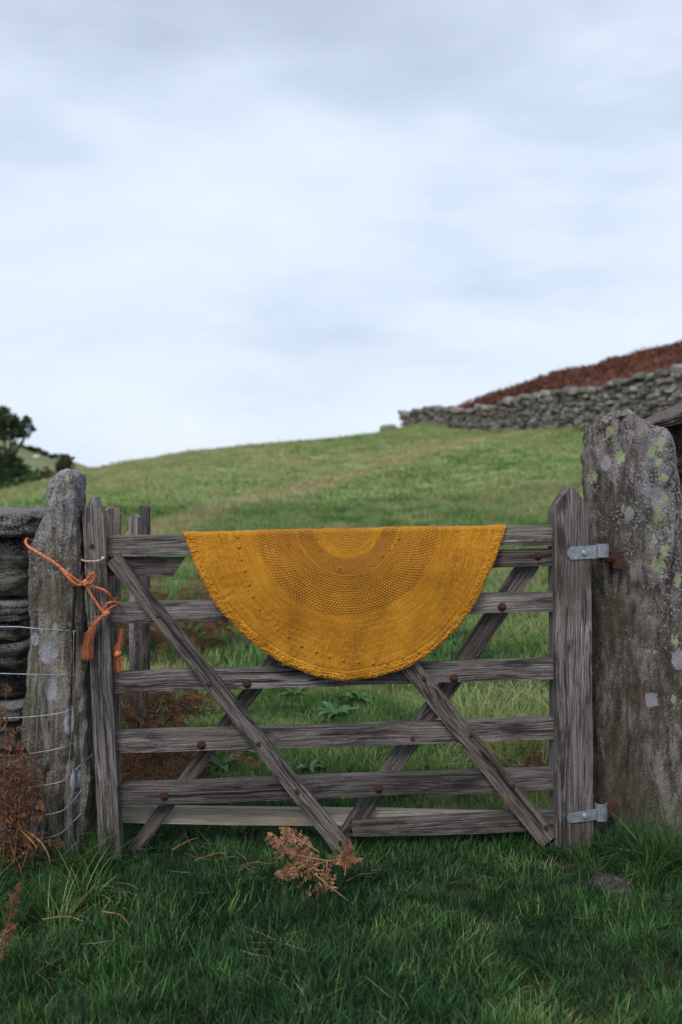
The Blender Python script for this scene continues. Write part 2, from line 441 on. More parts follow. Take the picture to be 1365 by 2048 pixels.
def dryness(x, y):
    x = np.asarray(x, float); y = np.asarray(y, float)
    d = np.full(x.shape, 1e9)
    for a, b in zip(SWATH[:-1], SWATH[1:]):
        ab = b - a; t = np.clip(((x - a[0]) * ab[0] + (y - a[1]) * ab[1]) / (ab @ ab), 0, 1)
        d = np.minimum(d, np.hypot(x - a[0] - t * ab[0], y - a[1] - t * ab[1]))
    p = np.stack([x, y, 0 * x], -1)
    w = 0.22 + 0.013 * y
    s = np.exp(-(d / w) ** 2) * (0.75 + 0.5 * fbm(p * 0.9, 3, 21))
    ridge = 0.22 * smooth01(20, 36, y) * (1 - smooth01(-4, 4, x))
    return np.clip(s * 0.85 + ridge, 0, 1)

ys = np.concatenate([np.linspace(-40, 1.2, 12)[:-1], np.arange(1.2, 7, 0.09), np.geomspace(7, 95, 170), np.geomspace(100, 2500, 12)])
us = np.concatenate([np.linspace(-2200, -40, 8)[:-1], np.linspace(-40, -7, 26)[:-1], np.linspace(-7, 7, 120), np.linspace(7, 40, 26)[1:], np.linspace(40, 2200, 8)[1:]])
gx, gy = np.meshgrid(us, ys)
spread = np.clip(0.30 * np.maximum(gy, 0) / 7 + 0.45, 0.45, 2.2)
gx = np.where(np.abs(gx) <= 40, gx * np.where(np.abs(gx) < 7, spread * (1 - (np.abs(gx) / 7) ** 2) + (np.abs(gx) / 7) ** 2, 1.0), gx)
gz = ground_z(gx, gy)
nV, nU = gx.shape
idx = np.arange(nV * nU).reshape(nV, nU)
gf = np.stack([idx[:-1, :-1], idx[:-1, 1:], idx[1:, 1:], idx[1:, :-1]], -1).reshape(-1, 4)
gme = mesh_np('ground', np.stack([gx, gy, gz], -1).reshape(-1, 3), gf)
fattr(gme, 'dry', dryness(gx, gy).ravel())
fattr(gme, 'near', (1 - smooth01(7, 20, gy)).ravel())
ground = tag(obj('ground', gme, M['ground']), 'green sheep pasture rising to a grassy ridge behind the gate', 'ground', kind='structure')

def hill_mesh(name, prof, Y0, Y1, Yr, z0, zback, rows=40, amp=0.5, nscale=0.2, seed=3):
    """hillside: crest given as (px, py) at distance Yr, foot at Y0"""
    pxs = np.linspace(prof[0][0], prof[-1][0], 150)
    top = np.interp(pxs, [a for a, b in prof], [b for a, b in prof])
    V = []
    for j in range(rows + 12):
        t = j / rows
        if t <= 1: Y = Y0 + (Yr - Y0) * t; f = math.sin(t * math.pi / 2) ** 1.1
        else: Y = Yr + (Y1 - Yr) * (t - 1) / (12 / rows); f = None
        for px, tp in zip(pxs, top):
            c = P(px, tp, Yr)
            z = z0 + (c.z - z0) * f if f is not None else c.z + (zback - c.z) * ((t - 1) / (12 / rows)) ** 1.5
            V.append((c.x * (Y / Yr) ** 0.35, Y, z))
    V = np.array(V)
    V[:, 2] += amp * fbm(V * nscale, 5, seed, 0.6)
    n = len(pxs); r = rows + 12
    i = np.arange(n * r).reshape(r, n)
    f = np.stack([i[:-1, :-1], i[:-1, 1:], i[1:, 1:], i[1:, :-1]], -1).reshape(-1, 4)
    return mesh_np(name, V, f)

bh = hill_mesh('hill', [(700, 912), (830, 868), (880, 846), (935, 820), (1010, 793), (1100, 764), (1165, 753), (1230, 731), (1300, 713), (1365, 699), (1500, 668), (1700, 630), (2100, 590)], 62, 200, 120, 2.0, 0, 60, 0.7, 0.3, 31)
bracken_hill = tag(obj('hill', bh, M['heather']), 'russet bracken covered hillside rising behind the far stone wall', 'hill', kind='structure')
fh = hill_mesh('hill', [(-900, 700), (-400, 790), (-150, 838), (0, 874), (60, 894), (100, 906), (150, 926), (185, 939), (260, 948), (420, 960)], 150, 420, 260, -10, -20, 40, 1.2, 0.05, 41)
far_hill = tag(obj('hill', fh, M['far_grass']), 'pale grassy hillside far beyond the trees with a sheep on it', 'hill', kind='structure')

# ------------------------------------------------------------------ instanced vegetation (stuff)
def blade_tuft(name, nb, spread, hmin, hmax, width, lean, seed, mat, seg=3, curl=0.8):
    r = np.random.default_rng(seed)
    V, F, B = [], [], []
    for b in range(nb):
        a = r.uniform(0, 2 * math.pi); rad = spread * math.sqrt(r.uniform())
        o = np.array([rad * math.cos(a), rad * math.sin(a), -0.01])
        h = r.uniform(hmin, hmax); w = width * r.uniform(0.6, 1.25)
        d = a + r.normal(0, 0.9); dv = np.array([math.cos(d), math.sin(d), 0])
        tilt = abs(r.normal(0, lean)); cur = r.uniform(0.2, curl)
        side = np.array([-dv[1], dv[0], 0]); yaw = r.uniform(-0.6, 0.6)
        side = side * math.cos(yaw) + dv * math.sin(yaw)
        pos = o.copy(); ang = tilt; base = len(V); bv = r.uniform()
        for k in range(seg + 1):
            t = k / seg; ww = w * (1 - t ** 1.6) + 0.0003
            if k < seg:
                V += [pos - side * ww / 2, pos + side * ww / 2]; B += [bv, bv]
            else:
                V.append(pos.copy()); B.append(bv)
            step = h / seg
            pos = pos + step * (dv * math.sin(ang) + np.array([0, 0, math.cos(ang)])); ang += cur / seg * 1.5
        for k in range(seg - 1):
            q = base + 2 * k; F.append((q, q + 1, q + 3, q + 2))
        q = base + 2 * (seg - 1); F.append((q, q + 1, q + 2))
    me = mesh_np(name, np.array(V), F)
    fattr(me, 'bv', B); me.materials.append(mat)
    return me

def source_collection(name, meshes):
    c = bpy.data.collections.new(name)
    for i, me in enumerate(meshes):
        o = bpy.data.objects.new('%s_%02d' % (name, i), me); c.objects.link(o)
    return c

def scatter(name, coll, pts, rot, scl, index, tint, label, cat, kind='stuff'):
    me = bpy.data.meshes.new(name)
    n = len(pts)
    me.vertices.add(n); me.vertices.foreach_set('co', np.asarray(pts, np.float32).ravel())
    a = me.attributes.new('rot', 'FLOAT_VECTOR', 'POINT'); a.data.foreach_set('vector', np.asarray(rot, np.float32).ravel())
    a = me.attributes.new('scl', 'FLOAT_VECTOR', 'POINT'); a.data.foreach_set('vector', np.asarray(scl, np.float32).ravel())
    a = me.attributes.new('idx', 'INT', 'POINT'); a.data.foreach_set('value', np.asarray(index, np.int32))
    fattr(me, 'tint', tint)
    o = obj(name, me, None)
    ng = bpy.data.node_groups.new(name + '_nodes', 'GeometryNodeTree')
    ng.interface.new_socket('Geometry', in_out='INPUT', socket_type='NodeSocketGeometry')
    ng.interface.new_socket('Geometry', in_out='OUTPUT', socket_type='NodeSocketGeometry')
    N, L = ng.nodes, ng.links
    gi, go = N.new('NodeGroupInput'), N.new('NodeGroupOutput')
    iop = N.new('GeometryNodeInstanceOnPoints'); iop.inputs['Pick Instance'].default_value = True
    ci = N.new('GeometryNodeCollectionInfo'); ci.inputs['Collection'].default_value = coll
    ci.inputs['Separate Children'].default_value = True; ci.inputs['Reset Children'].default_value = True
    def na(nm, dt):
        q = N.new('GeometryNodeInputNamedAttribute'); q.data_type = dt; q.inputs['Name'].default_value = nm; return q.outputs['Attribute']
    L.new(gi.outputs[0], iop.inputs['Points']); L.new(ci.outputs[0], iop.inputs['Instance'])
    L.new(na('idx', 'INT'), iop.inputs['Instance Index'])
    L.new(na('rot', 'FLOAT_VECTOR'), iop.inputs['Rotation']); L.new(na('scl', 'FLOAT_VECTOR'), iop.inputs['Scale'])
    L.new(iop.outputs[0], go.inputs[0])
    md = o.modifiers.new('scatter', 'NODES'); md.node_group = ng
    return tag(o, label, cat, kind=kind)

short = source_collection('short_tuft', [blade_tuft('short_tuft', 46, 0.045, 0.035, 0.085, 0.0034, 0.42, 100 + i, M['grass'], 3, 0.9) for i in range(8)])
mid = source_collection('mid_tuft', [blade_tuft('mid_tuft', 46, 0.075, 0.05, 0.12, 0.0050, 0.45, 200 + i, M['grass'], 2, 0.9) for i in range(6)])
farc = source_collection('far_tuft', [blade_tuft('far_tuft', 36, 0.20, 0.05, 0.15, 0.013, 0.5, 300 + i, M['grass'], 2, 0.9) for i in range(5)])
longc = source_collection('long_tuft', [blade_tuft('long_tuft', 60, 0.05, 0.16, 0.36, 0.0040, 0.55, 400 + i, M['grass'], 5, 1.6) for i in range(5)])

def ground_pts(n, y0, y1, margin, slope=0.36, power=1.0):
    r = rng
    out = np.empty((0, 2))
    while len(out) < n:
        y = y0 + (y1 - y0) * r.uniform(size=n) ** power
        w = slope * y1 + margin
        x = r.uniform(-w, w, n)
        ok = np.abs(x) < slope * y + margin
        out = np.vstack([out, np.stack([x, y], 1)[ok]])
    return out[:n]

def make_scatter(name, coll, nvar, xy, smin, smax, tint, label, cat, tilt=0.12, zs=(0.8, 1.2)):
    n = len(xy)
    z = ground_z(xy[:, 0], xy[:, 1])
    pq = np.column_stack([xy, np.zeros(n)])
    rot = np.stack([rng.normal(0, tilt, n) + 0.55 * fbm(pq * 2.3, 3, 91), rng.normal(0, tilt, n) + 0.55 * fbm(pq * 2.3, 3, 95), rng.uniform(-0.8, 0.8, n) * (3.9 if tilt > 0 else 1)], 1)
    s = rng.uniform(smin, smax, n) * (1.0 + 0.45 * fbm(pq * 3.1, 3, 97))
    scl = np.stack([s, s, s * rng.uniform(*zs, n)], 1)
    return scatter(name, coll, np.column_stack([xy, z - 0.004]), rot, scl, rng.integers(0, nvar, n), np.clip(tint, 0.0, 1.0), label, cat)

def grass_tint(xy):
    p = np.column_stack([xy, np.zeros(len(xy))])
    near = 0.09 + 0.28 * smooth01(3.1, 4.2, xy[:, 1]) + 0.13 * smooth01(4.5, 9, xy[:, 1]) + 0.14 * smooth01(9, 20, xy[:, 1])  # turf before the gate tinted darker: vignette shade put into the grass colour
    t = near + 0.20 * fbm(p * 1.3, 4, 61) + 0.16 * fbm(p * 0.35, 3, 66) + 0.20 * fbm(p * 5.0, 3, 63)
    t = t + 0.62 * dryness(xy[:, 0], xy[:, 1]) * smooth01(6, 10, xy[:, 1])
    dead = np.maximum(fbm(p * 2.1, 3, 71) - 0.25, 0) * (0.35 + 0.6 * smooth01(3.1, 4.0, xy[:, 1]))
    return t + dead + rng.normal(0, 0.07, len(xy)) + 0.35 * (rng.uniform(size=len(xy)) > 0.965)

# flat stone and worn earth by the right-hand post keep the turf open there
STONE_XY = (P(1218, 1778, 3.18).x, 3.17)
EARTH_XY = (P(1150, 1740, 3.3).x, 3.32)
def keep_open(xy):
    d1 = ((xy[:, 0] - STONE_XY[0]) / 0.085) ** 2 + ((xy[:, 1] - STONE_XY[1] + 0.03) / 0.11) ** 2
    d2 = ((xy[:, 0] - EARTH_XY[0]) / 0.075) ** 2 + ((xy[:, 1] - EARTH_XY[1]) / 0.07) ** 2
    return (d1 > 1) & ((d2 > 1) | (rng.uniform(size=len(xy)) < 0.15))
xy = ground_pts(15500, 1.9, 6.0, 0.55); xy = xy[keep_open(xy)]
p = np.column_stack([xy, np.zeros(len(xy))])
thin = fbm(p * 2.6, 3, 81) > -0.62
xy = xy[thin]
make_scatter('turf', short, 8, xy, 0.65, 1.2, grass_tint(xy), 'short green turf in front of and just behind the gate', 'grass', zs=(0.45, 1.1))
xy = ground_pts(16000, 5.6, 16.0, 0.8)
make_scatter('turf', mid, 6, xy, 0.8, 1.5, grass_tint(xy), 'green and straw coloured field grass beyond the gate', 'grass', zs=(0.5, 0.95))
xy = ground_pts(30000, 15.0, 47.0, 1.5)
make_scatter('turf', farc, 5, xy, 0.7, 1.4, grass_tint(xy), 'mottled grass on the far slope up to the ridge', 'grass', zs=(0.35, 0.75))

# long rank grass: behind the gate by the hinge side, against the right-hand post, along the gate foot, by the left-hand post
def blob(px, py_ground, Y, n, sx, sy):
    c = P(px, py_ground, Y)
    return np.column_stack([rng.normal(c.x, sx, n), rng.normal(Y, sy, n)])
xy = np.vstack([blob(1120, 1500, 4.5, 34, 0.20, 0.22), blob(1040, 1500, 4.9, 16, 0.25, 0.25), blob(1010, 1500, 7.0, 12, 0.4, 0.5)])
make_scatter('rank_grass', longc, 5, xy, 0.7, 1.25, 0.50 + 0.35 * rng.uniform(size=len(xy)) ** 1.2, 'long dry rank grass behind the hinge end of the gate', 'grass', tilt=0.3)
xy = np.vstack([blob(1345, 1740, 3.30, 36, 0.07, 0.05), blob(1240, 1700, 3.44, 5, 0.04, 0.015)]); xy = xy[keep_open(xy)]
make_scatter('rank_grass', longc, 5, xy, 0.36, 0.68, 0.10 + 0.22 * rng.uniform(size=len(xy)), 'long dark green grass at the foot of the broad stone post', 'grass', tilt=0.25)
xy = np.vstack([blob(165, 1740, 3.32, 22, 0.05, 0.07), blob(60, 1760, 3.05, 20, 0.12, 0.08)])
make_scatter('rank_grass', longc, 5, xy, 0.35, 0.75, 0.12 + 0.45 * rng.uniform(size=len(xy)) ** 2, 'straggling grass at the foot of the narrow stone post', 'grass', tilt=0.3)
xy = ground_pts(420, 2.0, 6.5, 0.5)
make_scatter('rank_grass', longc, 5, xy, 0.22, 0.48, 0.14 + 0.35 * smooth01(3.0, 4.5, xy[:, 1]) * rng.uniform(size=len(xy)), 'longer tussocky blades standing above the short turf', 'grass', tilt=0.25)

# loose dry stalks lying in the grass
def straw_mesh(i):
    r = random.Random(900 + i); V, F = [], []
    for k in range(3):
        L = r.uniform(0.02, 0.085); a = r.uniform(0, 6.28); q = Vector((r.uniform(-.06, .06), r.uniform(-.06, .06), r.uniform(0.012, 0.042)))
        d = Vector((math.cos(a), math.sin(a), r.uniform(-0.15, 0.3)))
        bend = Vector((r.uniform(-.3, .3), r.uniform(-.3, .3), r.uniform(-.1, .3))) * L
        tube_data([q, q + d * L * 0.5 + bend * 0.4, q + d * L + bend * 0.2], 0.0009, 0.0005, 3, V, F)
    me = mesh_np('straw', V, F); me.materials.append(M['straw']); return me
strawc = source_collection('straw', [straw_mesh(i) for i in range(6)])
xy = ground_pts(260, 2.2, 5.5, 0.4)
g2 = np.vstack([blob(470, 1720, 3.25, 18, 0.09, 0.08), blob(150, 1800, 3.05, 18, 0.14, 0.14), blob(1000, 1720, 3.35, 5, 0.2, 0.06), blob(1090, 1760, 3.2, 7, 0.1, 0.08)])
xy = np.vstack([xy, g2])
make_scatter('loose_straw', strawc, 6, xy, 0.6, 1.2, rng.uniform(size=len(xy)), 'loose pale dry stalks lying in the grass', 'straw', tilt=0.2)

# bracken canopy on the russet hill: clumps standing on its surface
def clump_mesh(i):
    r = np.random.default_rng(1500 + i); n = 60
    c = r.normal(size=(n, 3)) * np.array([0.34, 0.34, 0.20]) + np.array([0, 0, 0.30])
    a_ = r.normal(size=(n, 3)); a_ /= np.linalg.norm(a_, axis=1, keepdims=True)
    b_ = np.cross(a_, r.normal(size=(n, 3))); b_ /= np.linalg.norm(b_, axis=1, keepdims=True)
    s_ = 0.16 * r.uniform(0.5, 1.3, (n, 1))
    me = quads_np('bracken_clump', np.stack([c - a_ * s_, c - b_ * s_ * 0.5, c + a_ * s_, c + b_ * s_ * 0.5], 1), 4)
    fattr(me, 'bv', np.repeat(r.uniform(size=n), 4)); me.materials.append(M['hill_bracken']); return me
M['hill_bracken'] = m_leaf('hill_bracken', ((0.0, (0.055, 0.024, 0.017)), (0.4, (0.135, 0.056, 0.036)), (0.75, (0.21, 0.092, 0.058)), (1.0, (0.28, 0.14, 0.085))), 0.15, 0.8)
clumpc = source_collection('bracken_clump', [clump_mesh(i) for i in range(5)])
hv = np.empty(len(bh.vertices) * 3, np.float32); bh.vertices.foreach_get('co', hv); hv = hv.reshape(52 + 20, -1, 3)
nn_ = 11000
fi = rng.uniform(22, 66, nn_); fj = rng.uniform(0, hv.shape[1] - 1.001, nn_)
i0, j0 = fi.astype(int), fj.astype(int); fu, fv = (fi - i0)[:, None], (fj - j0)[:, None]
hp = (hv[i0, j0] * (1 - fu) + hv[i0 + 1, j0] * fu) * (1 - fv) + (hv[i0, j0 + 1] * (1 - fu) + hv[i0 + 1, j0 + 1] * fu) * fv
hp = hp[682.5 + hp[:, 0] / hp[:, 1] * FPX > 925]; nn_ = len(hp)
sc_ = rng.uniform(0.5, 1.35, nn_)
scatter('bracken', clumpc, hp - np.array([0, 0, 0.1]), np.stack([rng.normal(0, .2, nn_), rng.normal(0, .2, nn_), rng.uniform(0, 6.28, nn_)], 1), np.stack([sc_, sc_, sc_], 1), rng.integers(0, 5, nn_), np.clip(0.42 + 0.3 * fbm(hp * 0.12, 3, 77) + rng.normal(0, .08, nn_), 0, 1), 'russet dead bracken covering the hillside behind the far wall', 'bracken')

# ------------------------------------------------------------------ stones
def rounded_box(n):
    """unit cube surface grid, n cells a side -> verts (in -1..1), quads"""
    bm = bmesh.new(); bmesh.ops.create_cube(bm, size=2.0)
    if n > 1: bmesh.ops.subdivide_edges(bm, edges=bm.edges[:], cuts=n - 1, use_grid_fill=True)
    bm.verts.ensure_lookup_table()
    V = np.array([v.co[:] for v in bm.verts]); F = [[v.index for v in f.verts] for f in bm.faces]
    bm.free(); return V, F
RB = {n: rounded_box(n) for n in (2, 10, 18)}
def stone_mesh(name, w, d, h, seed, n=2, rough=0.12, pw=5.0, lw=0.2, layer=0.0):
    V, F = RB[n]
    u = V / (np.abs(V) ** pw).sum(1, keepdims=True) ** (1 / pw)
    p = u * np.array([w, d, h]) / 2
    s = min(w, d, h)
    nn = np.stack([fbm(p / s * 0.9 + 7 * seed, 4, seed), fbm(p / s * 0.9 + 31 + 7 * seed, 4, seed + 1), fbm(p / s * 0.9 + 57 + 7 * seed, 4, seed + 2)], -1)
    p = p + nn * s * rough * 1.6
    if n > 4:
        fine = fbm(p * np.array([22, 22, 60]), 4, seed + 5, 0.6)
        p = p + u * fine[:, None] * 0.010
        if layer: p = p + u * (np.abs(vnoise(p * np.array([3, 3, 45.0]), seed + 8)) * layer)[:, None] * np.array([1, 1, 0.1])
    me = mesh_np(name, p, F, True, 60 if n > 4 else 35)
    fattr(me, 'lw', np.full(len(p), lw) + (0.35 * (u[:, 2] > 0.6)))
    fattr(me, 'ly', np.full(len(p), -1.0))
    return me

def stone_post(name, left, right, topprof, Yc, thick, seed, mat, base, label, spots_y, spots_w, lwfun, amp=0.012, ridge=0.010, nz=150, nc=150):
    """left/right: lists (py, px) of the silhouettes; topprof: list (px, py). Yc: depth of the centre plane"""
    Yf = Yc - thick / 2
    def X(px): return (px - 682.5) / FPX * Yf
    def Z(py): return CAMH - (py - HORIZON) / FPX * Yf
    tx = [X(a) for a, b in topprof]; tz = [Z(b) for a, b in topprof]
    zl = [Z(a) for a, b in left][::-1]; xl = [X(b) for a, b in left][::-1]
    zr = [Z(a) for a, b in right][::-1]; xr = [X(b) for a, b in right][::-1]
    zmin = -0.15
    th = np.linspace(0, 2 * math.pi, nc, endpoint=False)
    pw = 3.4
    cx = np.sign(np.cos(th)) * np.abs(np.cos(th)) ** (2 / pw); cy = np.sign(np.sin(th)) * np.abs(np.sin(th)) ** (2 / pw)
    V = []
    ztop = max(tz)
    rings = [(s, 1.0) for s in np.linspace(0, 1, nz)] + [(1.0, k) for k in np.linspace(0.97, 0.04, 26)]
    for s, k in rings:
        z0 = zmin + (ztop - zmin) * s
        l = np.interp(z0, zl, xl); r = np.interp(z0, zr, xr)
        x = (l + r) / 2 + (r - l) / 2 * cx * k
        y = thick / 2 * cy * k
        z = zmin + (np.interp(x, tx, tz) - zmin) * s
        if k < 1: z = z + 0.012 * (1 - k ** 3)
        V.append(np.stack([x, Yc + y, z], -1))
    nr = len(rings); V = np.concatenate(V)
    i = np.arange(nr * nc).reshape(nr, nc)
    j = np.roll(i, -1, 1)
    F = np.stack([i[:-1], j[:-1], j[1:], i[1:]], -1).reshape(-1, 4).tolist()
    F.append(i[-1].tolist()); F.append(i[0].tolist()[::-1])
    me = mesh_np(name, V, F)
    nrm = np.empty(len(V) * 3, np.float32); me.vertices.foreach_get('normal', nrm); nrm = nrm.reshape(-1, 3)
    q = V - np.array(base)
    d = amp * 1.6 * fbm(q * np.array([5, 5, 2.2]), 4, seed)
    d += amp * fbm(q * np.array([22, 22, 7]), 4, seed + 3, 0.6)
    d += 0.006 * fbm(q * np.array([60, 60, 34]), 3, seed + 6, 0.6)
    rd = 1 - np.abs(vnoise(q * np.array([24, 24, 1.6]) + 0.6 * fbm(q * 4, 2, seed + 4)[:, None], seed + 9))
    d -= ridge * np.clip(rd - 0.72, 0, 1) * 3.0 * (0.4 + 0.6 * (vnoise(q * np.array([5, 5, 1.5]), seed + 10) > 0))
    lay = fbm(q * np.array([7, 7, 1.1]) + 3, 3, seed + 14)
    d += ridge * 1.1 * (np.floor(lay * 4.0) / 4.0 + 0.25 * np.clip((lay * 4.0 % 1.0) * 6, 0, 1))
    pit = fbm(q * np.array([38, 38, 22]), 3, seed + 16)
    d -= 0.012 * np.clip(pit - 0.28, 0, 1)
    topf = smooth01(0.72, 1.0, V[:, 2] / max(tz))
    d += topf * 0.016 * fbm(q * 26, 4, seed + 18, 0.65)
    V = V + nrm * d[:, None]
    me.vertices.foreach_set('co', (V - np.array(base)).astype(np.float32).ravel()); me.update()
    front = nrm[:, 1] < 0.35
    def field(spots):
        f = np.full(len(V), -1.0)
        for px, py, rx, rz in spots:
            a = ((V[:, 0] - X(px)) / (rx / FPX * Yf)) ** 2 + ((V[:, 2] - Z(py)) / (rz / FPX * Yf)) ** 2
            f = np.where(front, np.maximum(f, 1.0 - np.sqrt(a)), f)
        return f
    fattr(me, 'ly', field(spots_y))
    zpx = HORIZON + (CAMH - V[:, 2]) / Yf * FPX; xpx = 682.5 + V[:, 0] / Yf * FPX
    fw = field(spots_w)
    fattr(me, 'lw', np.where(fw > 0, np.minimum(0.3 + fw * 4.0, 2.4), lwfun(xpx, zpx)))
    root = empty(name, base, label, 'gatepost')
    obj('stone', me, mat, root, Matrix.Translation(Vector(base)))
    return root

# broad post that carries the hinges
POST_R = (P(1275, 1700, 3.6).x, 3.63, 0.0)
right_post = stone_post('stone_gatepost',
    [(800, 1192), (880, 1188), (1000, 1190), (1200, 1198), (1400, 1204), (1600, 1204), (1720, 1200)],
    [(800, 1352), (870, 1362), (950, 1380), (1100, 1398), (1300, 1412), (1500, 1424), (1720, 1430)],
    [(1100, 885), (1168, 872), (1180, 862), (1205, 848), (1240, 830), (1262, 824), (1282, 832), (1300, 848), (1325, 852), (1345, 860), (1366, 895), (1420, 915)],
    3.63, 0.21, 11, M['slate'], POST_R, 'broad lichen spotted slate gatepost carrying the rusty hinge pins',
    [(1241, 912, 15, 24), (1222, 862, 10, 18), (1305, 905, 13, 22), (1318, 925, 9, 14), (1328, 955, 15, 16), (1320, 1130, 20, 24), (1332, 1100, 13, 20), (1192, 955, 9, 19), (1312, 1080, 8, 18), (1248, 1018, 6, 12), (1302, 1210, 8, 20), (1322, 885, 9, 22), (1352, 1285, 13, 16), (1318, 1030, 11, 26), (1360, 1160, 9, 18), (1350, 1400, 8, 20), (1330, 1000, 10, 18)],
    [(1305, 985, 26, 9), (1320, 1000, 14, 26), (1358, 1320, 12, 22), (1300, 1400, 8, 16), (1215, 925, 10, 18), (1260, 1030, 10, 16)],
    lambda x, y: np.clip(0.30 - (y - 830) / 700 * 0.55 + (x - 1250) / 200 * 0.35, -0.6, 0.55), 0.019, 0.026)

# narrow post on the latch side
POST_L = (P(100, 1740, 3.38).x, 3.40, 0.0)
left_post = stone_post('stone_gatepost',
    [(940, 92), (990, 84), (1030, 70), (1060, 56), (1150, 54), (1250, 50), (1400, 42), (1600, 38), (1760, 30)],
    [(940, 146), (980, 149), (1100, 153), (1250, 161), (1400, 166), (1600, 162), (1760, 158)],
    [(30, 1000), (84, 985), (96, 962), (108, 955), (125, 952), (148, 949), (157, 962), (170, 985)],
    3.40, 0.19, 23, M['slate_pale'], POST_L, 'narrow leaning slate gatepost with white lichen discs and orange twine',
    [(136, 958, 8, 8), (112, 962, 6, 6)],
    [(96, 1306, 21, 22), (103, 1380, 13, 25), (109, 1254, 8, 9), (66, 1282, 11, 14), (140, 1440, 10, 30), (150, 1560, 9, 20), (145, 1600, 8, 14)],
    lambda x, y: np.clip(0.52 - (y - 950) / 260 * 0.50, -0.25, 0.52), 0.015, 0.026)

# ---- near wall beyond the narrow post (left) and beyond the broad post (right): big rough stones
def near_wall(label, rows, Y, depth, seed, base, backing):
    root = empty('dry_stone_wall', base, label, 'wall')
    for k, (x0, y0, x1, y1, dy, rz) in enumerate(rows):
        a, b = P(x0, y0, Y), P(x1, y1, Y)
        w, h = abs(b.x - a.x), abs(a.z - b.z)
        big = 18 if w > 0.16 else 10
        me = stone_mesh('stone', w * 1.04, depth, h * 1.03, seed + k, big, 0.10, 6.0, 0.05 if k else 0.35, 0.016)
        Mx = Matrix.Translation(Vector(((a.x + b.x) / 2, Y + depth / 2 + dy, (a.z + b.z) / 2))) @ Matrix.Rotation(rz, 4, 'Y')
        v = 0.55 + 0.6 * random.random()
        obj('stone', me, M['wall_stone'], root, Mx, (v, v * 0.97, v * 0.92))
    V, F = RB[2]
    a, b = backing
    c = (Vector(a) + Vector(b)) / 2; s = (Vector(b) - Vector(a)) / 2
    obj('core', mesh_np('core', V * np.array([abs(s.x), abs(s.y), abs(s.z)]), F, False), M['core'], root, Matrix.Translation(c))
    return root
rowsL = [(-120, 1022, 61, 1077, -0.03, 0.01), (-300, 1018, -124, 1080, 0.0, -0.02),
         (-90, 1082, 50, 1204, 0.05, 0.02), (-290, 1086, -95, 1160, 0.02, 0), (-290, 1165, -95, 1208, 0.02, 0.02),
         (-60, 1208, 40, 1250, 0.04, -0.03), (-240, 1212, -64, 1262, 0.0, 0.02), (-50, 1254, 24, 1290, 0.06, 0.04), (-48, 1294, 40, 1342, 0.0, -0.05), (-230, 1266, -54, 1340, 0.03, 0),
         (-100, 1347, 30, 1408, 0.05, 0.02), (-280, 1344, -104, 1420, 0.02, 0), (-70, 1412, 36, 1452, 0.02, -0.02), (-240, 1424, -74, 1470, 0.0, 0.01),
         (-110, 1456, 32, 1525, 0.05, 0.01), (-290, 1474, -114, 1540, 0.0, 0), (-60, 1529, 34, 1580, 0.03, 0.03), (-260, 1544, -64, 1600, 0.0, 0),
         (-130, 1584, 28, 1650, 0.03, 0), (-300, 1604, -134, 1670, 0.0, 0), (-80, 1654, 30, 1720, 0.0, 0.02), (-270, 1674, -84, 1730, 0.0, 0)]
near_wall('dark dry stone wall with thick capstones beyond the narrow gatepost', rowsL, 3.52, 0.34, 500, (P(-60, 1700, 3.6).x, 3.65, 0),
          ((P(-300, 1000, 3.6).x, 3.60, 0.0), (P(22, 1000, 3.6).x, 3.82, 1.15)))
rowsR = [(1385, 800, 1620, 870, 0.0, -0.1), (1375, 880, 1560, 960, 0.03, 0), (1380, 965, 1600, 1060, 0.0, 0.02), (1385, 1065, 1540, 1130, 0.03, 0), (1390, 1135, 1620, 1230, 0, 0), (1395, 1235, 1560, 1310, 0.02, 0), (1395, 1315, 1600, 1420, 0, 0), (1400, 1425, 1580, 1500, 0.02, 0), (1400, 1505, 1610, 1600, 0, 0), (1405, 1605, 1590, 1680, 0.02, 0)]
wallR = near_wall('dark dry stone wall with a slanting slate cap behind the broad gatepost', rowsR, 3.80, 0.34, 700, (P(1480, 1700, 3.9).x, 3.95, 0),
          ((P(1352, 1000, 3.9).x, 3.88, 0.0), (P(1600, 1000, 3.9).x, 4.1, 1.35)))
# the slanting cap slab: pointed towards the gate
sl = P(1330, 838, 3.84)
me = stone_mesh('capstone', 0.50, 0.42, 0.12, 733, 18, 0.16, 4.0, 0.25, 0.02)
co = np.empty(len(me.vertices) * 3, np.float32); me.vertices.foreach_get('co', co); co = co.reshape(-1, 3)
tfac = np.clip((co[:, 0] + 0.25) / 0.5, 0, 1)
co[:, 2] = co[:, 2] * (0.25 + 0.95 * tfac) + 0.0
me.vertices.foreach_set('co', co.ravel()); me.update()
obj('capstone', me, M['wall_stone'], wallR, Matrix.Translation(P(1390, 818, 3.95)) @ Matrix.Rotation(R(-19), 4, 'Y'), (0.55, 0.47, 0.40))

# flat stone sunk in the turf and the bare earth beside it
fs = obj('flat_stone', stone_mesh('flat_stone', 0.17, 0.13, 0.06, 811, 18, 0.16, 2.6, -0.4, 0.0), M['wall_stone'], None,
         Matrix.Translation((STONE_XY[0], STONE_XY[1], 0.008)) @ Matrix.Rotation(0.5, 4, 'Z') @ Matrix.Rotation(0.1, 4, 'Y'), (1.0, 0.94, 0.95))
tag(fs, 'flat grey stone sunk in the turf near the hinge post', 'stone')
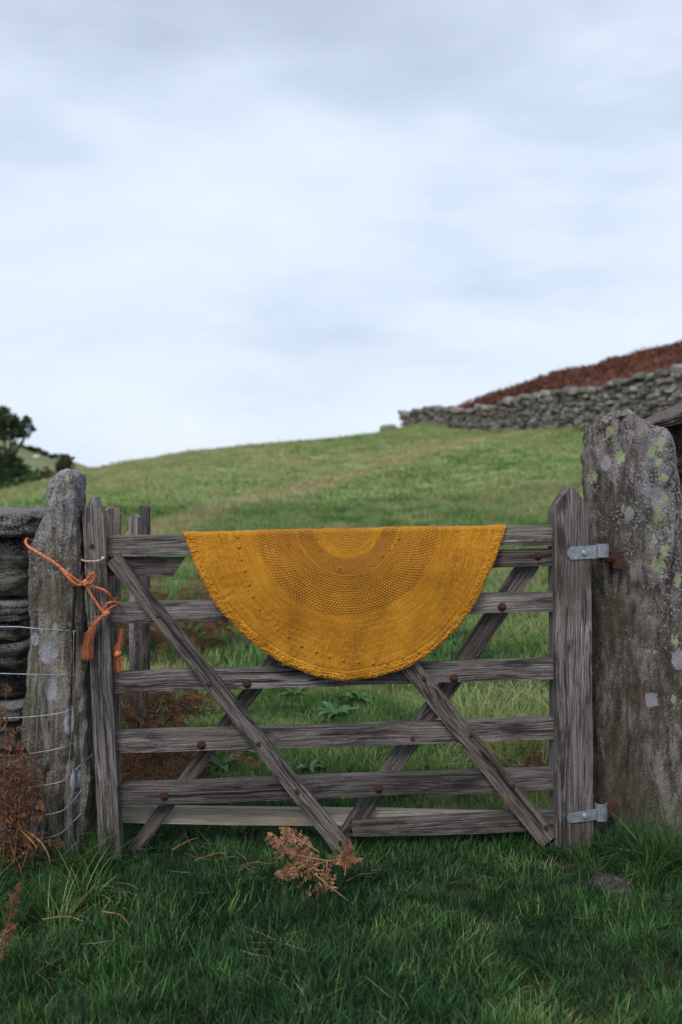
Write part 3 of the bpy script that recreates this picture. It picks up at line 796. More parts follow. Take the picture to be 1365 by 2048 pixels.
# small rock outcrop on the skyline left of the far wall end
for px, py, w, h in ((779, 860, 36, 14),):
    c = P(px, py, 43.5); sc = 43.5 / FPX
    k = obj('rock_outcrop', stone_mesh('rock_outcrop', w * sc, 0.7, h * sc * 1.6, 821, 10, 0.2, 3.0, 0.2), M['far_stone'], None, Matrix.Translation((c.x, c.y, c.z - 0.02)), (0.8, 0.78, 0.8))
    tag(k, 'low grey rock on the ridge beside the end of the far wall', 'rock')

# ------------------------------------------------------------------ far dry stone wall
wp = [P(px, py, Y) for px, py, Y in ((1560, 872, 23), (1365, 868, 26.5), (1180, 858, 31), (1100, 861, 34), (1000, 867, 38), (930, 872, 42), (870, 874, 44.5), (813, 874, 47))]
pathw = catmull([(p.x, p.y, 0) for p in wp], 24)
cum = [0.0]
for a, b in zip(pathw[:-1], pathw[1:]): cum.append(cum[-1] + (b - a).length)
def wall_at(s):
    s = min(max(s, 0), cum[-1] - 1e-4)
    k = max(i for i in range(len(cum)) if cum[i] <= s); k = min(k, len(pathw) - 2)
    t = (s - cum[k]) / (cum[k + 1] - cum[k])
    p = pathw[k].lerp(pathw[k + 1], t); d = (pathw[k + 1] - pathw[k]).normalized()
    return p, d
ss = np.linspace(0, cum[-1], 60)
pp = [wall_at(s)[0] for s in ss]
gzs = ground_z(np.array([p.x for p in pp]), np.array([p.y for p in pp]))
gzs = np.convolve(np.pad(gzs, 4, 'edge'), np.ones(9) / 9, 'valid')
far_root = empty('dry_stone_wall', (wp[3].x, wp[3].y, float(np.interp(cum[-1] * 0.4, ss, gzs))), 'long grey dry stone wall crossing the hillside below the russet bracken', 'wall')
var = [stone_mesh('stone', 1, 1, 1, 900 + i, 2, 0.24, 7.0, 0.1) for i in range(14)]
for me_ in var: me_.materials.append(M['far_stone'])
vco = []
for me_ in var:
    a = np.empty(len(me_.vertices) * 3, np.float32); me_.vertices.foreach_get('co', a); vco.append(a.reshape(-1, 3))
stones = []
rw = random.Random(5)
WALL_H = 1.42
WST = [min(range(len(pathw)), key=lambda i: (pathw[i] - Vector((p.x, p.y, 0))).length) for p in wp]
WS = [cum[i] for i in WST]; WH = [1.85, 1.68, 1.20, 1.26, 1.06, 0.98, 0.98, 1.02]
def wall_h(s): return float(np.interp(s, WS, WH)) * (1.0 + 0.05 * math.sin(s * 2.8) * math.sin(s * 1.31 + 1))
z = -0.12; course = 0
while z < 1.9:
    h = rw.uniform(0.07, 0.135)
    s = rw.uniform(-0.3, 0)
    while s < cum[-1]:
        L = rw.uniform(0.14, 0.48) * (1.0 if z < 0.9 else 0.85)
        sm = s + L / 2
        if z + h * 0.5 < wall_h(sm) - 0.12:
            stones.append((sm, z + h / 2 + rw.uniform(-0.02, 0.02), L * 0.99, 0.36, h * 1.06, 0.0, rw.uniform(-0.05, 0.05), rw.uniform(-0.09, 0.06)))
        s += L
    z += h; course += 1
s = 0
while s < cum[-1]:                       # coping: slabs on edge and lying
    L = rw.uniform(0.12, 0.5); h = rw.uniform(0.10, 0.26)
    stones.append((s + L / 2, wall_h(s) - 0.10 + h / 2, L, 0.46, h, 0.0, rw.uniform(-0.3, 0.3), rw.uniform(-0.05, 0.05)))
    s += L * 0.92
def stone_matrix(st):
    sm, zz, L, D, h, off, roll, push = st
    p, d = wall_at(sm); n = Vector((-d.y, d.x, 0))
    gz_ = float(np.interp(sm, ss, gzs))
    side = Vector((-1, -1, 0)); n = n if n.dot(side) > 0 else -n           # towards the field
    loc = Vector((p.x, p.y, gz_ + zz)) + n * (0.10 + push)
    ang = math.atan2(d.y, d.x)
    return Matrix.Translation(loc) @ Matrix.Rotation(ang + rw.uniform(-0.06, 0.06), 4, 'Z') @ Matrix.Rotation(roll, 4, 'Y') @ Matrix.Diagonal((L, D, h, 1))
mats = [(st, stone_matrix(st)) for st in stones]
def screen_size(m):
    p = m.translation; px = 682.5 + p.x / p.y * FPX; py = HORIZON + (CAMH - p.z) / p.y * FPX
    vis = -10 < px < 1380 and not (px > 1170 and py > 850) and not (px > 1272 and py > 800)
    sx = m.to_scale()
    return (sx.x * sx.z / p.y ** 2) if vis else 0.0
mats.sort(key=lambda q: -screen_size(q[1]))
rest_v, rest_f, nb = [], [], 0
for k, (st, m_) in enumerate(mats):
    vi = k % len(var)
    if k < 290:
        tone = rw.choice((rw.uniform(0.45, 0.8), rw.uniform(0.8, 1.2), rw.uniform(1.2, 1.7)))
        o = obj('stone', var[vi], None, far_root, m_, (tone, tone * 0.98, tone * 0.95))
    else:
        A3 = np.array(m_)[:3, :3]; T3 = np.array(m_)[:3, 3]
        rest_v.append(vco[vi] @ A3.T + T3)
        rest_f += [[i + nb for i in f] for f in RB[2][1]]
        nb += len(vco[vi])
rest_v = np.concatenate(rest_v) - np.array(far_root.location)
rme = mesh_np('stones', rest_v, rest_f, True, 35)
fattr(rme, 'lw', np.full(len(rest_v), 0.1)); fattr(rme, 'ly', np.full(len(rest_v), -1.0))
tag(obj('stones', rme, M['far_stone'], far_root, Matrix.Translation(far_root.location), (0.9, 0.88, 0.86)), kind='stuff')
# dark hearting inside
V, F = [], []
for s in np.linspace(0, cum[-1], 40):
    p, d = wall_at(s); n = Vector((-d.y, d.x, 0)); n = n if n.dot(Vector((-1, -1, 0))) > 0 else -n
    g = float(np.interp(s, ss, gzs)); hh = wall_h(s) - 0.14
    for a, b in ((0.14, -0.3), (0.14, hh), (-0.25, hh), (-0.25, -0.3)): V.append(Vector((p.x, p.y, g + b)) + n * a - Vector(far_root.location))
for i in range(39):
    for k in range(4): F.append((i * 4 + k, i * 4 + (k + 1) % 4, i * 4 + 4 + (k + 1) % 4, i * 4 + 4 + k))
F += [(0, 1, 2, 3), (156, 159, 158, 157)]
obj('core', mesh_np('core', V, F, False), M['core'], far_root, Matrix.Translation(far_root.location))

# ------------------------------------------------------------------ the gate
GA, GB = 3.42, 0.07
TDIR = Vector((1, GB, 0)).normalized(); NDIR = Vector((-GB, 1, 0)).normalized()
def G(px, py, dy=0.0):
    """point on the gate plane (rail fronts), pushed dy away from the camera"""
    Y = (GA + dy) / (1 - GB * (px - 682.5) / FPX)
    return P(px, py, Y)
GPX = FPX / GA
gate = empty('field_gate', G(665, 1700), 'weathered grey wooden field gate with crossed diagonal braces', 'gate')
gate.location.z = 0; WORLD[gate] = Matrix.Translation(gate.location)

def beam_mesh(name, L, wfun, thick, seed, nseg, rough=1.0, jag0=0.0, jag1=0.0):
    """timber along local X from 0 to L; wfun(s) -> (z_low, z_high); y from 0 (front) to thick"""
    c = 0.0035
    prof = []
    nz, ny = 7, 3
    for i in range(nz): prof.append((c, i / (nz - 1), 'f'))
    V = []; prev = None
    per = []
    for i in range(nz): per.append((0.0, i / (nz - 1)))             # front, bottom to top
    for i in range(1, ny): per.append((i / ny, 1.0))
    for i in range(nz): per.append((1.0, 1 - i / (nz - 1)))
    for i in range(1, ny): per.append((1 - i / ny, 0.0))
    m = len(per)
    S = np.linspace(0, L, nseg + 1)
    per = np.array(per)
    rows = []
    for s in S:
        lo, hi = wfun(s)
        rows.append(np.stack([np.full(m, s), per[:, 0] * thick, lo + (hi - lo) * per[:, 1]], -1))
    V = np.stack(rows)                                              # (n, m, 3)
    corner = ((np.abs(per[:, 1] - 0.5) > 0.49) & ((per[:, 0] < 0.01) | (per[:, 0] > 0.99)))
    cen = V.mean(1, keepdims=True)
    q = V.reshape(-1, 3) + seed * 3.7
    bow = np.stack([0 * q[:, 0], 0.0025 * vnoise(np.stack([q[:, 0] * 2.2, 0 * q[:, 0] + seed, 0 * q[:, 0]], -1), seed), 0.003 * vnoise(np.stack([q[:, 0] * 2.0, 0 * q[:, 0] + seed + 9, 0 * q[:, 0]], -1), seed + 1)], -1)
    edge = np.stack([0 * q[:, 0], 0.0012 * fbm(q * np.array([14, 60, 60]), 3, seed + 2), 0.0018 * fbm(q * np.array([12, 30, 60]), 3, seed + 3)], -1) * rough
    V = V + (bow + edge).reshape(V.shape)
    nick = np.clip(fbm(np.stack([V[..., 0] * 25, V[..., 1] * 60 + seed, V[..., 2] * 30], -1), 3, seed + 4), -0.2, 1)
    inset = np.where(corner[None], c + 0.006 * np.maximum(nick, 0) * rough, 0)[..., None]
    dirc = cen - V; dirc[..., 0] = 0
    dirc = np.sign(dirc) * np.minimum(np.abs(dirc), 1)
    V = V + dirc * inset * 0.55
    if jag0: V[0, :, 0] += jag0 * np.abs(vnoise(np.stack([V[0, :, 1] * 40, V[0, :, 2] * 130, 0 * V[0, :, 2] + seed], -1), seed))
    if jag1: V[-1, :, 0] -= jag1 * np.abs(vnoise(np.stack([V[-1, :, 1] * 40, V[-1, :, 2] * 130, 0 * V[-1, :, 2] + seed], -1), seed))
    n = nseg + 1
    i = np.arange(n * m).reshape(n, m); j = np.roll(i, -1, 1)
    F = np.stack([i[:-1], i[1:], j[1:], j[:-1]], -1).reshape(-1, 4).tolist()
    F.append(i[0].tolist()); F.append(i[-1].tolist()[::-1])
    return mesh_np(name, V.reshape(-1, 3), F, True, 38)

def timber(name, a0, a1, b0, b1, dy, thick, seed, mat='wood', color=(1, 1, 1), parent=None, nseg=None, **k):
    """front face corners in photo pixels: a0/a1 = one end (two edges), b0/b1 = the other end"""
    A0, A1, B0, B1 = (G(*q, dy) for q in (a0, a1, b0, b1))
    ca, cb = (A0 + A1) / 2, (B0 + B1) / 2
    ex = (cb - ca).normalized(); L = (cb - ca).length
    ey = (NDIR - ex * NDIR.dot(ex)).normalized()
    ez = ex.cross(ey)
    if ez.dot((A0 - A1)) < 0 and abs(ez.dot(A0 - A1)) > 1e-6: A0, A1, B0, B1 = A1, A0, B1, B0
    wa = abs((A0 - A1).dot(ez)) / 2; wb = abs((B0 - B1).dot(ez)) / 2
    Mx = Matrix((ex, ey, ez)).transposed().to_4x4(); Mx.translation = ca
    f = lambda s: (-(wa + (wb - wa) * s / L), wa + (wb - wa) * s / L)
    me = beam_mesh(name, L, f, thick, seed, nseg or max(8, int(L / 0.02)), **k)
    return obj(name, me, M[mat], parent or gate, Mx, color)

def bolt_mesh(r, h, hexa=True):
    V, F = [], []
    def disc(rad, y0, y1, n, ph=0):
        b = len(V)
        for y, rr in ((y0, rad), (y1 + (y0 - y1) * 0.25, rad), (y1, rad * 0.82)):
            for k in range(n): V.append((rr * math.cos(2 * math.pi * k / n + ph), y, rr * math.sin(2 * math.pi * k / n + ph)))
        for q in range(2):
            for k in range(n): F.append((b + q * n + k, b + q * n + (k + 1) % n, b + (q + 1) * n + (k + 1) % n, b + (q + 1) * n + k))
        F.append(tuple(b + 2 * n + k for k in range(n)))
    if hexa: disc(r, 0.002, -0.003, 18); disc(r * 0.58, -0.002, -h, 6, 0.3); disc(r * 0.3, -h + 0.001, -h - 0.004, 10)
    else: disc(r, 0.002, -h * 0.6, 12); disc(r * 0.7, -h * 0.4, -h, 12)
    me = mesh_np('bolt', V, F, True, 40); me.materials.append(M['rust']); return me
BIG, SMALL = bolt_mesh(0.0155, 0.010), bolt_mesh(0.0082, 0.006, False)
GROT = Matrix((TDIR, NDIR, Vector((0, 0, 1)))).transposed().to_4x4()
def bolt(px, py, dy, parent, big=True, scale=1.0):
    Mx = GROT.copy(); Mx.translation = G(px, py, dy)
    return obj('bolt', BIG if big else SMALL, None, parent, Mx @ Matrix.Rotation(random.uniform(0, 1), 4, 'Y') @ Matrix.Scale(scale, 4))

# stiles (uprights): local X runs up the post
def stile(base_l, base_r, sh_l, sh_r, apex, dy, thick, seed, color):
    c0 = (G(*base_l, dy) + G(*base_r, dy)) / 2
    top = G(*apex, dy)
    shl, shr = G(*sh_l, dy), G(*sh_r, dy)
    cs = (shl + shr) / 2
    ex = (cs - c0).normalized()
    ey = (NDIR - ex * NDIR.dot(ex)).normalized(); ez = ex.cross(ey)
    L = (top - c0).dot(ex)
    def uv(p): d = p - c0; return d.dot(ex), d.dot(ez)
    pts = [uv(G(*base_l, dy)), uv(G(*base_r, dy)), uv(shl), uv(shr), uv(top)]
    lo_side, hi_side = (0, 1) if pts[0][1] < pts[1][1] else (1, 0)
    lo = [(0.0, pts[lo_side][1]), (pts[2 + lo_side][0], pts[2 + lo_side][1]), (L, pts[4][1] - 0.007)]
    hi = [(0.0, pts[hi_side][1]), (pts[2 + hi_side][0], pts[2 + hi_side][1]), (L, pts[4][1] + 0.007)]
    f = lambda s: (float(np.interp(s, [a for a, b in lo], [b for a, b in lo])), float(np.interp(s, [a for a, b in hi], [b for a, b in hi])))
    me = beam_mesh('stile', L, f, thick, seed, 90)
    Mx = Matrix((ex, ey, ez)).transposed().to_4x4(); Mx.translation = c0
    return obj('stile', me, M['wood'], gate, Mx, color)
st_l = stile((200, 1722), (243, 1722), (165, 1032), (208, 1032), (188, 995), -0.032, 0.075, 3, (0.95, 0.95, 0.97))
st_r = stile((1114, 1708), (1189, 1708), (1110, 1022), (1181, 1018), (1143, 974), -0.030, 0.085, 5, (1.02, 1.0, 1.03))
bolt(184, 1092, -0.033, st_l, False, 0.9)

rails = {}
rails[1] = timber('rail', (206, 1074), (206, 1113), (1112, 1053), (1112, 1092), 0.0, 0.055, 21, color=(0.98, 0.96, 0.97))
rails[2] = timber('rail', (640, 1106), (640, 1141), (1108, 1098), (1108, 1131), 0.008, 0.038, 22, color=(0.72, 0.70, 0.70))
rails[3] = timber('rail', (214, 1209), (214, 1249), (1112, 1186), (1112, 1224), 0.0, 0.046, 23, color=(1.05, 1.03, 1.05))
rails[4] = timber('rail', (222, 1348), (222, 1387), (1112, 1320), (1112, 1359), 0.0, 0.046, 24, color=(0.85, 0.84, 0.86))
rails[5] = timber('rail', (228, 1467), (228, 1508), (1112, 1437), (1112, 1478), 0.0, 0.046, 25, color=(0.95, 0.92, 0.92))
rails[6] = timber('rail', (234, 1573), (234, 1615), (1112, 1538), (1112, 1579), 0.0, 0.046, 26, color=(0.74, 0.71, 0.74))
tag(rails[1], 'thick top rail, dark at the latch end and pale at the hinge end')
# short stub under the latch end, its end cut on a slant, and the shorter lower rail pieces
stub_o = timber('latch_board', (210, 1116), (210, 1153), (369, 1116), (347, 1155), 0.020, 0.024, 27, color=(0.62, 0.60, 0.62))
me = stub_o.data
co = np.empty(len(me.vertices) * 3, np.float32); me.vertices.foreach_get('co', co); co = co.reshape(-1, 3)
zz = (co[:, 2] - co[:, 2].min()) / (co[:, 2].max() - co[:, 2].min()); xx = co[:, 0] / co[:, 0].max()
co[:, 0] += (zz - 0.5) * 0.042 * np.clip((xx - 0.5) * 2, 0, 1)
me.vertices.foreach_set('co', co.ravel()); me.update()
tag(stub_o, 'short dark board with a slanted sawn end below the top rail')
pale = timber('rail', (238, 1614), (238, 1647), (1108, 1626), (1108, 1660), 0.073, 0.026, 28, 'pale_wood', (1.5, 1.47, 1.5))
tag(pale, 'pale newer bottom board nailed on behind the braces')
broken = timber('rail', (686, 1648), (700, 1673), (1110, 1626), (1110, 1664), 0.0, 0.046, 29, color=(0.62, 0.60, 0.60), jag0=0.05)
tag(broken, 'dark broken bottom rail with a splintered end')

br1 = timber('brace', (212, 1124), (240, 1108), (690, 1732), (724, 1718), -0.024, 0.0225, 31, color=(0.82, 0.80, 0.80))
br2 = timber('brace', (682, 1186), (714, 1171), (1083, 1697), (1114, 1672), -0.024, 0.0225, 32, color=(0.80, 0.74, 0.69))
bk1 = timber('brace', (1040, 1122), (1086, 1124), (664, 1690), (704, 1690), 0.0465, 0.025, 33, color=(0.72, 0.68, 0.66))
bk2 = timber('brace', (683, 1110), (727, 1110), (246, 1712), (284, 1700), 0.0465, 0.025, 34, color=(0.68, 0.64, 0.62))
for px, py, r in ((1075, 1113, 2), (1004, 1214, 3), (908, 1357, 4), (757, 1577, 6), (494, 1367, 4), (403, 1490, 5), (329, 1592, 6)):
    bolt(px, py, 0.008 if r == 2 else 0.0, rails[r])
bolt(826, 1478, 0.0, rails[5], False)
for px, py in ((317, 1232), (418, 1368), (517, 1488), (594, 1583), (681, 1686)): bolt(px, py, -0.024, br1, False)
for px, py in ((848, 1357), (943, 1471), (1026, 1572), (1093, 1655)): bolt(px, py, -0.024, br2, False)

# hinges: grey straps on the gate, rusty pins in the broad post
def plate(name, pts_px, dy, thick, mat, parent, bend=None):
    pts = [G(px, py, dy) for px, py in pts_px]
    c = sum(pts, Vector()) / len(pts)
    bm = bmesh.new()
    vs = [bm.verts.new(p - c) for p in pts]
    f = bm.faces.new(vs)
    ext = bmesh.ops.extrude_face_region(bm, geom=[f])
    for v in ext['geom']:
        if isinstance(v, bmesh.types.BMVert): v.co += NDIR * thick
    bmesh.ops.recalc_face_normals(bm, faces=bm.faces)
    bmesh.ops.bevel(bm, geom=bm.edges[:], offset=0.0012, segments=2, affect='EDGES')
    me = bpy.data.meshes.new(name); bm.to_mesh(me); bm.free()
    return obj(name, me, M[mat], parent, Matrix.Translation(c))
def eye(name, px0, px1, y0, y1, dyc, r, parent):
    """rolled strap end round the pin: half a flat tube"""
    V, F = [], []
    n = 14
    A, B = G(px0, (y0 + y1) / 2, dyc), G(px1, (y0 + y1) / 2, dyc)
    c = (A + B) / 2; hh = (G(px0, y0, dyc) - G(px0, y1, dyc)).length / 2; rx = (B - A).length / 2
    for i in range(n + 1):
        t = math.pi * (1.15 - 1.6 * i / n)
        for k, (rr, z) in enumerate(((1, hh), (1, -hh), (0.82, -hh), (0.82, hh))):
            V.append(TDIR * (rx * rr * math.cos(t)) - NDIR * (r * rr * math.sin(t)) + Vector((0, 0, z)))
    for i in range(n):
        for k in range(4): F.append((i * 4 + k, i * 4 + (k + 1) % 4, i * 4 + 4 + (k + 1) % 4, i * 4 + 4 + k))
    F += [(3, 2, 1, 0), (n * 4, n * 4 + 1, n * 4 + 2, n * 4 + 3)]
    return obj(name, mesh_np(name, V, F, True, 40), M['zinc'], parent, Matrix.Translation(c))
def pin_part(pts, r, name='hinge_pin', sides=10):
    c = pts[0]
    V, F = tube_data([p - c for p in pts], r, None, sides)
    return obj(name, mesh_np(name, V, F, True, 40), M['rust'], right_post, Matrix.Translation(c))
top_strap = plate('hinge_strap', [(1135, 1103), (1141, 1094), (1194, 1090), (1194, 1117), (1143, 1120), (1136, 1112)], -0.0345, 0.0042, 'zinc', gate)
eye('loop', 1190, 1218, 1087, 1114, -0.020, 0.018, top_strap)
bolt_o = bolt(1169, 1106, -0.0345, top_strap, False, 1.3); bolt_o.data = bolt_o.data.copy(); bolt_o.data.materials[0] = M['zinc']
low_strap = plate('hinge_strap', [(1135, 1634), (1139, 1627), (1194, 1618), (1195, 1640), (1142, 1647), (1136, 1643)], -0.0345, 0.0042, 'zinc', gate)
eye('loop', 1190, 1215, 1606, 1640, -0.020, 0.018, low_strap)
b2 = bolt(1170, 1632, -0.0345, low_strap, False, 1.3); b2.data = bolt_o.data
pin_part([G(1206, 1078, -0.018), G(1206, 1126, -0.018)], 0.008)
pin_part([G(1205, 1120, -0.012), G(1225, 1118, 0.03), G(1238, 1117, 0.14)], 0.013)
pl = plate('hinge_socket', [(1222, 1104), (1248, 1104), (1250, 1122), (1246, 1139), (1226, 1136)], 0.022, 0.11, 'rust', right_post)
pin_part([G(1205, 1598, -0.018), G(1205, 1645, -0.018)], 0.008)
pin_part([G(1204, 1634, -0.012), G(1222, 1630, 0.03), G(1232, 1626, 0.14)], 0.013)
plate('hinge_socket', [(1217, 1608), (1236, 1606), (1240, 1620), (1236, 1640), (1218, 1640)], 0.022, 0.11, 'rust', right_post)

# ------------------------------------------------------------------ the shawl over the top rail
def gate_uv(px, py):
    p = G(px, py, -0.02); return p
fold_l, fold_r = G(363, 1067, 0.027), G(1016, 1053, 0.027)
E1 = (fold_r - fold_l).normalized()
E1g = E1
DOWN = Vector((0, 0, -1)); DOWN = (DOWN - E1 * DOWN.dot(E1)).normalized()
SC = fold_l.lerp(fold_r, (690 - 363) / (1016 - 363))
HW, RC = 0.034, 0.012
DELTA = (HW - RC) + (math.pi / 2 - 1) * RC
outline = [(1016, 1053), (1011, 1072), (1003, 1090), (975, 1153), (930, 1240), (898, 1279), (860, 1310), (825, 1331), (790, 1346), (740, 1358), (690, 1361), (640, 1354), (590, 1336), (540, 1308), (500, 1280), (465, 1245), (430, 1203), (405, 1157), (385, 1113), (372, 1085), (363, 1067)]
th_o, r_o = [], []
for px, py in outline:
    q = G(px, py, -0.015) - SC
    a, b = q.dot(E1), max(q.dot(DOWN), 0.0)
    b = b + DELTA * min(1.0, b / 0.03)
    th_o.append(math.atan2(b, a)); r_o.append(math.hypot(a, b))
th_o, r_o = np.array(th_o), np.array(r_o)
o_ = np.argsort(th_o); th_o, r_o = th_o[o_], r_o[o_]
NF, NB_, NR = 1000, 150, 340
th = np.concatenate([np.linspace(0, math.pi, NF), np.linspace(math.pi, 2 * math.pi, NB_ + 2)[1:-1]])
Rm = np.where(th <= math.pi, np.interp(th, th_o, r_o), np.interp(2 * math.pi - th, th_o, r_o) * 0.97)
rr = np.linspace(0.004, 1, NR)
TH, RR = np.meshgrid(th, rr, indexing='ij')
RAD = RR * Rm[:, None]
PX = 1 / GPX
rpx = RAD / PX                                    # radius in photo pixels at the gate
RN = rpx / (Rm[:, None] / PX) * 330.0             # ring index follows the outline
RNmix = rpx * 0.65 + RN * 0.35
jit = 0.9 * vnoise(np.stack([TH * 9, 0 * TH, 0 * TH], -1), 3)
rk = RNmix + jit
def cyc(n, off=0): return np.cos(TH * n + off)
h = np.zeros_like(TH)
zone = np.zeros_like(TH)
seed_n = 84
row = np.floor(rk / 4.9)
seedh = 0.5 + 0.5 * np.cos(TH * seed_n * 2 + np.pi * row); seedh *= (0.5 - 0.5 * np.cos(2 * np.pi * rk / 4.9))
m_seed = smooth01(105, 108, rk) * (1 - smooth01(186, 190, rk))
h += m_seed * seedh * 0.0052
m_in = 1 - smooth01(54, 57, rk)
h += m_in * 0.0038 * (0.5 - 0.5 * np.cos(2 * np.pi * rk / 5.0)) * (0.6 + 0.4 * np.cos(TH * 62 + np.pi * np.floor(rk / 5.0)))
m_lace = smooth01(72, 75, rk) * (1 - smooth01(103, 106, rk))
h += m_lace * 0.0036 * (0.5 + 0.5 * np.cos(TH * 136))
m_st = np.clip(1 - m_seed - m_in - m_lace, 0, 1)
h += m_st * (0.0012 * (0.5 + 0.5 * np.cos(TH * np.where(rk < 105, 150, 400))) + 0.0004 * np.cos(2 * np.pi * rk / 3.4))
m_edge = smooth01(309, 314, RN)
h += m_edge * 0.0014 * (0.5 - 0.5 * np.cos(2 * np.pi * (RN - 309) / 5.5)) + m_edge * 0.0026 * vnoise(np.stack([TH * 95, RN * 0.35, 0 * TH], -1), 8)
h -= 0.0016 * np.exp(-((RN - 308) / 2.0) ** 2)
h += m_st * 0.0012 * vnoise(np.stack([TH * 40, RN * 0.09, 0 * TH], -1), 12) * smooth01(190, 250, rk)
S = RAD * np.cos(TH); D = RAD * np.sin(TH)
A = np.abs(D); sg = np.sign(np.where(D == 0, 1, D))
arc = RC * math.pi / 2; flat = HW - RC
yy = np.where(A < flat, A, np.where(A < flat + arc, flat + RC * np.sin(np.clip((A - flat) / RC, 0, math.pi / 2)), HW))
dz = np.where(A < flat, 0, np.where(A < flat + arc, RC * (1 - np.cos(np.clip((A - flat) / RC, 0, math.pi / 2))), RC + A - flat - arc))
hang = smooth01(-0.02, 0.16, dz) * 0.029
yy = yy + hang + np.where(D > 0, 1, 0.5) * (0.006 * np.sin(S * 27 + 1.0 + 2 * D) + 0.004 * np.sin(S * 61 + 2.0)) * smooth01(0.06, 0.4, dz) + 0.0035 * fbm(np.stack([S * 9, D * 6, 0 * S], -1), 3, 17) * smooth01(0.03, 0.2, dz)
yy = yy - 0.006 * smooth01(0.985, 1.0, RR) * (A > flat + arc)
ny_ = np.where(A < flat, 0, np.where(A < flat + arc, np.sin(np.clip((A - flat) / RC, 0, math.pi / 2)), 1.0)); nz_ = np.where(A < flat, 1, np.where(A < flat + arc, np.cos(np.clip((A - flat) / RC, 0, math.pi / 2)), 0.0))
yoff = -(sg * (yy + h * ny_)); zoff = -dz + h * nz_ + 0.004 - 0.0018 * np.abs(vnoise(np.stack([S * 40, 0 * S, 0 * S], -1), 5)) * (A < 0.03)
pos = np.array(SC)[None, None] + S[..., None] * np.array(E1) + yoff[..., None] * np.array(NDIR) + zoff[..., None] * np.array((0, 0, 1.0))
NT_ = len(th)
i = np.arange(NT_ * NR).reshape(NT_, NR); j = np.roll(i, -1, 0)
SF = np.stack([i[:, :-1], i[:, 1:], j[:, 1:], j[:, :-1]], -1).reshape(-1, 4).tolist()
SF.append(i[:, 0].tolist())
shawl_base = Vector((SC.x, SC.y, SC.z))
sme = mesh_np('cloth', (pos.reshape(-1, 3) - np.array(shawl_base)), SF)
uvd = np.stack([TH / (2 * math.pi), rk / 330.0], -1).reshape(-1, 2)
fattr(sme, 'sr', (rk / 330.0).ravel()); fattr(sme, 'st', (np.where(TH > math.pi, 2 * math.pi - TH, TH) / math.pi).ravel())
fattr(sme, 'lace', (m_lace + 0.55 * m_seed + 0.6 * m_in).ravel())
def m_shawl():
    t = NT('mustard_wool')
    cv = t.new('ShaderNodeCombineXYZ')
    t.l.new(t.math('MULTIPLY', t.attr('st'), 14.0), cv.inputs[0]); t.l.new(t.math('MULTIPLY', t.attr('sr'), 60.0), cv.inputs[1])
    streak = t.noise(cv.outputs[0], 1.0, 5, 0.62)
    cv2 = t.new('ShaderNodeCombineXYZ')
    t.l.new(t.math('MULTIPLY', t.attr('st'), 120.0), cv2.inputs[0]); t.l.new(t.math('MULTIPLY', t.attr('sr'), 160.0), cv2.inputs[1])
    fine = t.noise(cv2.outputs[0], 1.0, 4, 0.65)
    tonal = t.noise(t.tc.outputs['Object'], 7, 3, 0.5)
    k = t.math('ADD', t.math('ADD', t.math('MULTIPLY', streak, 0.34), t.math('MULTIPLY', fine, 0.46)), t.math('MULTIPLY', tonal, 0.25))
    c = t.ramp(k, (0.37, (0.19, 0.070, 0.005)), (0.48, (0.32, 0.134, 0.010)), (0.57, (0.425, 0.190, 0.015)), (0.70, (0.60, 0.305, 0.034)))
    c = t.mix(t.math('MULTIPLY', t.attr('lace'), 0.42), c, (0.26, 0.115, 0.020))
    fz = t.noise(t.tc.outputs['Object'], 420, 3, 0.6)
    return t.finish(c, 0.9, t.bump(fz, 0.6, 0.0015), 0.1, sheen=0.12)
M['shawl'] = m_shawl()
shawl = empty('knitted_shawl', shawl_base, 'mustard yellow knitted shawl hung as a half circle over the gate', 'shawl')
cloth = obj('cloth', sme, M['shawl'], shawl, Matrix.Translation(shawl_base))
# bobbles
bob_v, bob_f = RB[2]
bm = bmesh.new(); bmesh.ops.create_icosphere(bm, subdivisions=2, radius=1.0)
bv_ = np.array([v.co[:] for v in bm.verts]); bf_ = [[v.index for v in f.verts] for f in bm.faces]; bm.free()
bobm = []
for k in range(4):
    p_ = bv_ * np.array([0.0062, 0.0036, 0.0052]) * (1 + 0.35 * fbm(bv_ * 2.2 + k * 9, 3, k)[:, None])
    bme = mesh_np('bobble', p_, bf_); fattr(bme, 'sr', np.full(len(p_), 0.5 + k * 0.1)); fattr(bme, 'st', np.full(len(p_), k * 0.2)); fattr(bme, 'lace', np.zeros(len(p_)))
    bme.materials.append(M['shawl']); bobm.append(bme)
bobs = [(475, 1074), (479, 1094), (483, 1118), (490, 1141), (498, 1169), (507, 1193), (519, 1219), (536, 1238), (555, 1258), (576, 1273), (604, 1291), (632, 1303), (659, 1313), (687, 1320), (716, 1324), (746, 1326), (774, 1325), (806, 1315), (837, 1303), (865, 1288),
        (797, 1076), (790, 1089), (780, 1099), (765, 1111), (737, 1130), (708, 1137), (680, 1136), (656, 1121), (640, 1099), (633, 1077)]
fr = pos[:NF].reshape(-1, 3)
fpx = 682.5 + fr[:, 0] / fr[:, 1] * FPX; fpy = HORIZON + (CAMH - fr[:, 2]) / fr[:, 1] * FPX
for k, (px, py) in enumerate(bobs):
    d2 = (fpx - px) ** 2 + (fpy - py) ** 2; q = int(np.argmin(d2))
    obj('bobble', bobm[k % 4], None, shawl, Matrix.Translation(Vector(fr[q]) - NDIR * 0.0022) @ Matrix.Rotation(random.uniform(0, 3), 4, 'Y') @ Matrix.Scale(0.72 if k >= 20 else 0.95, 4))

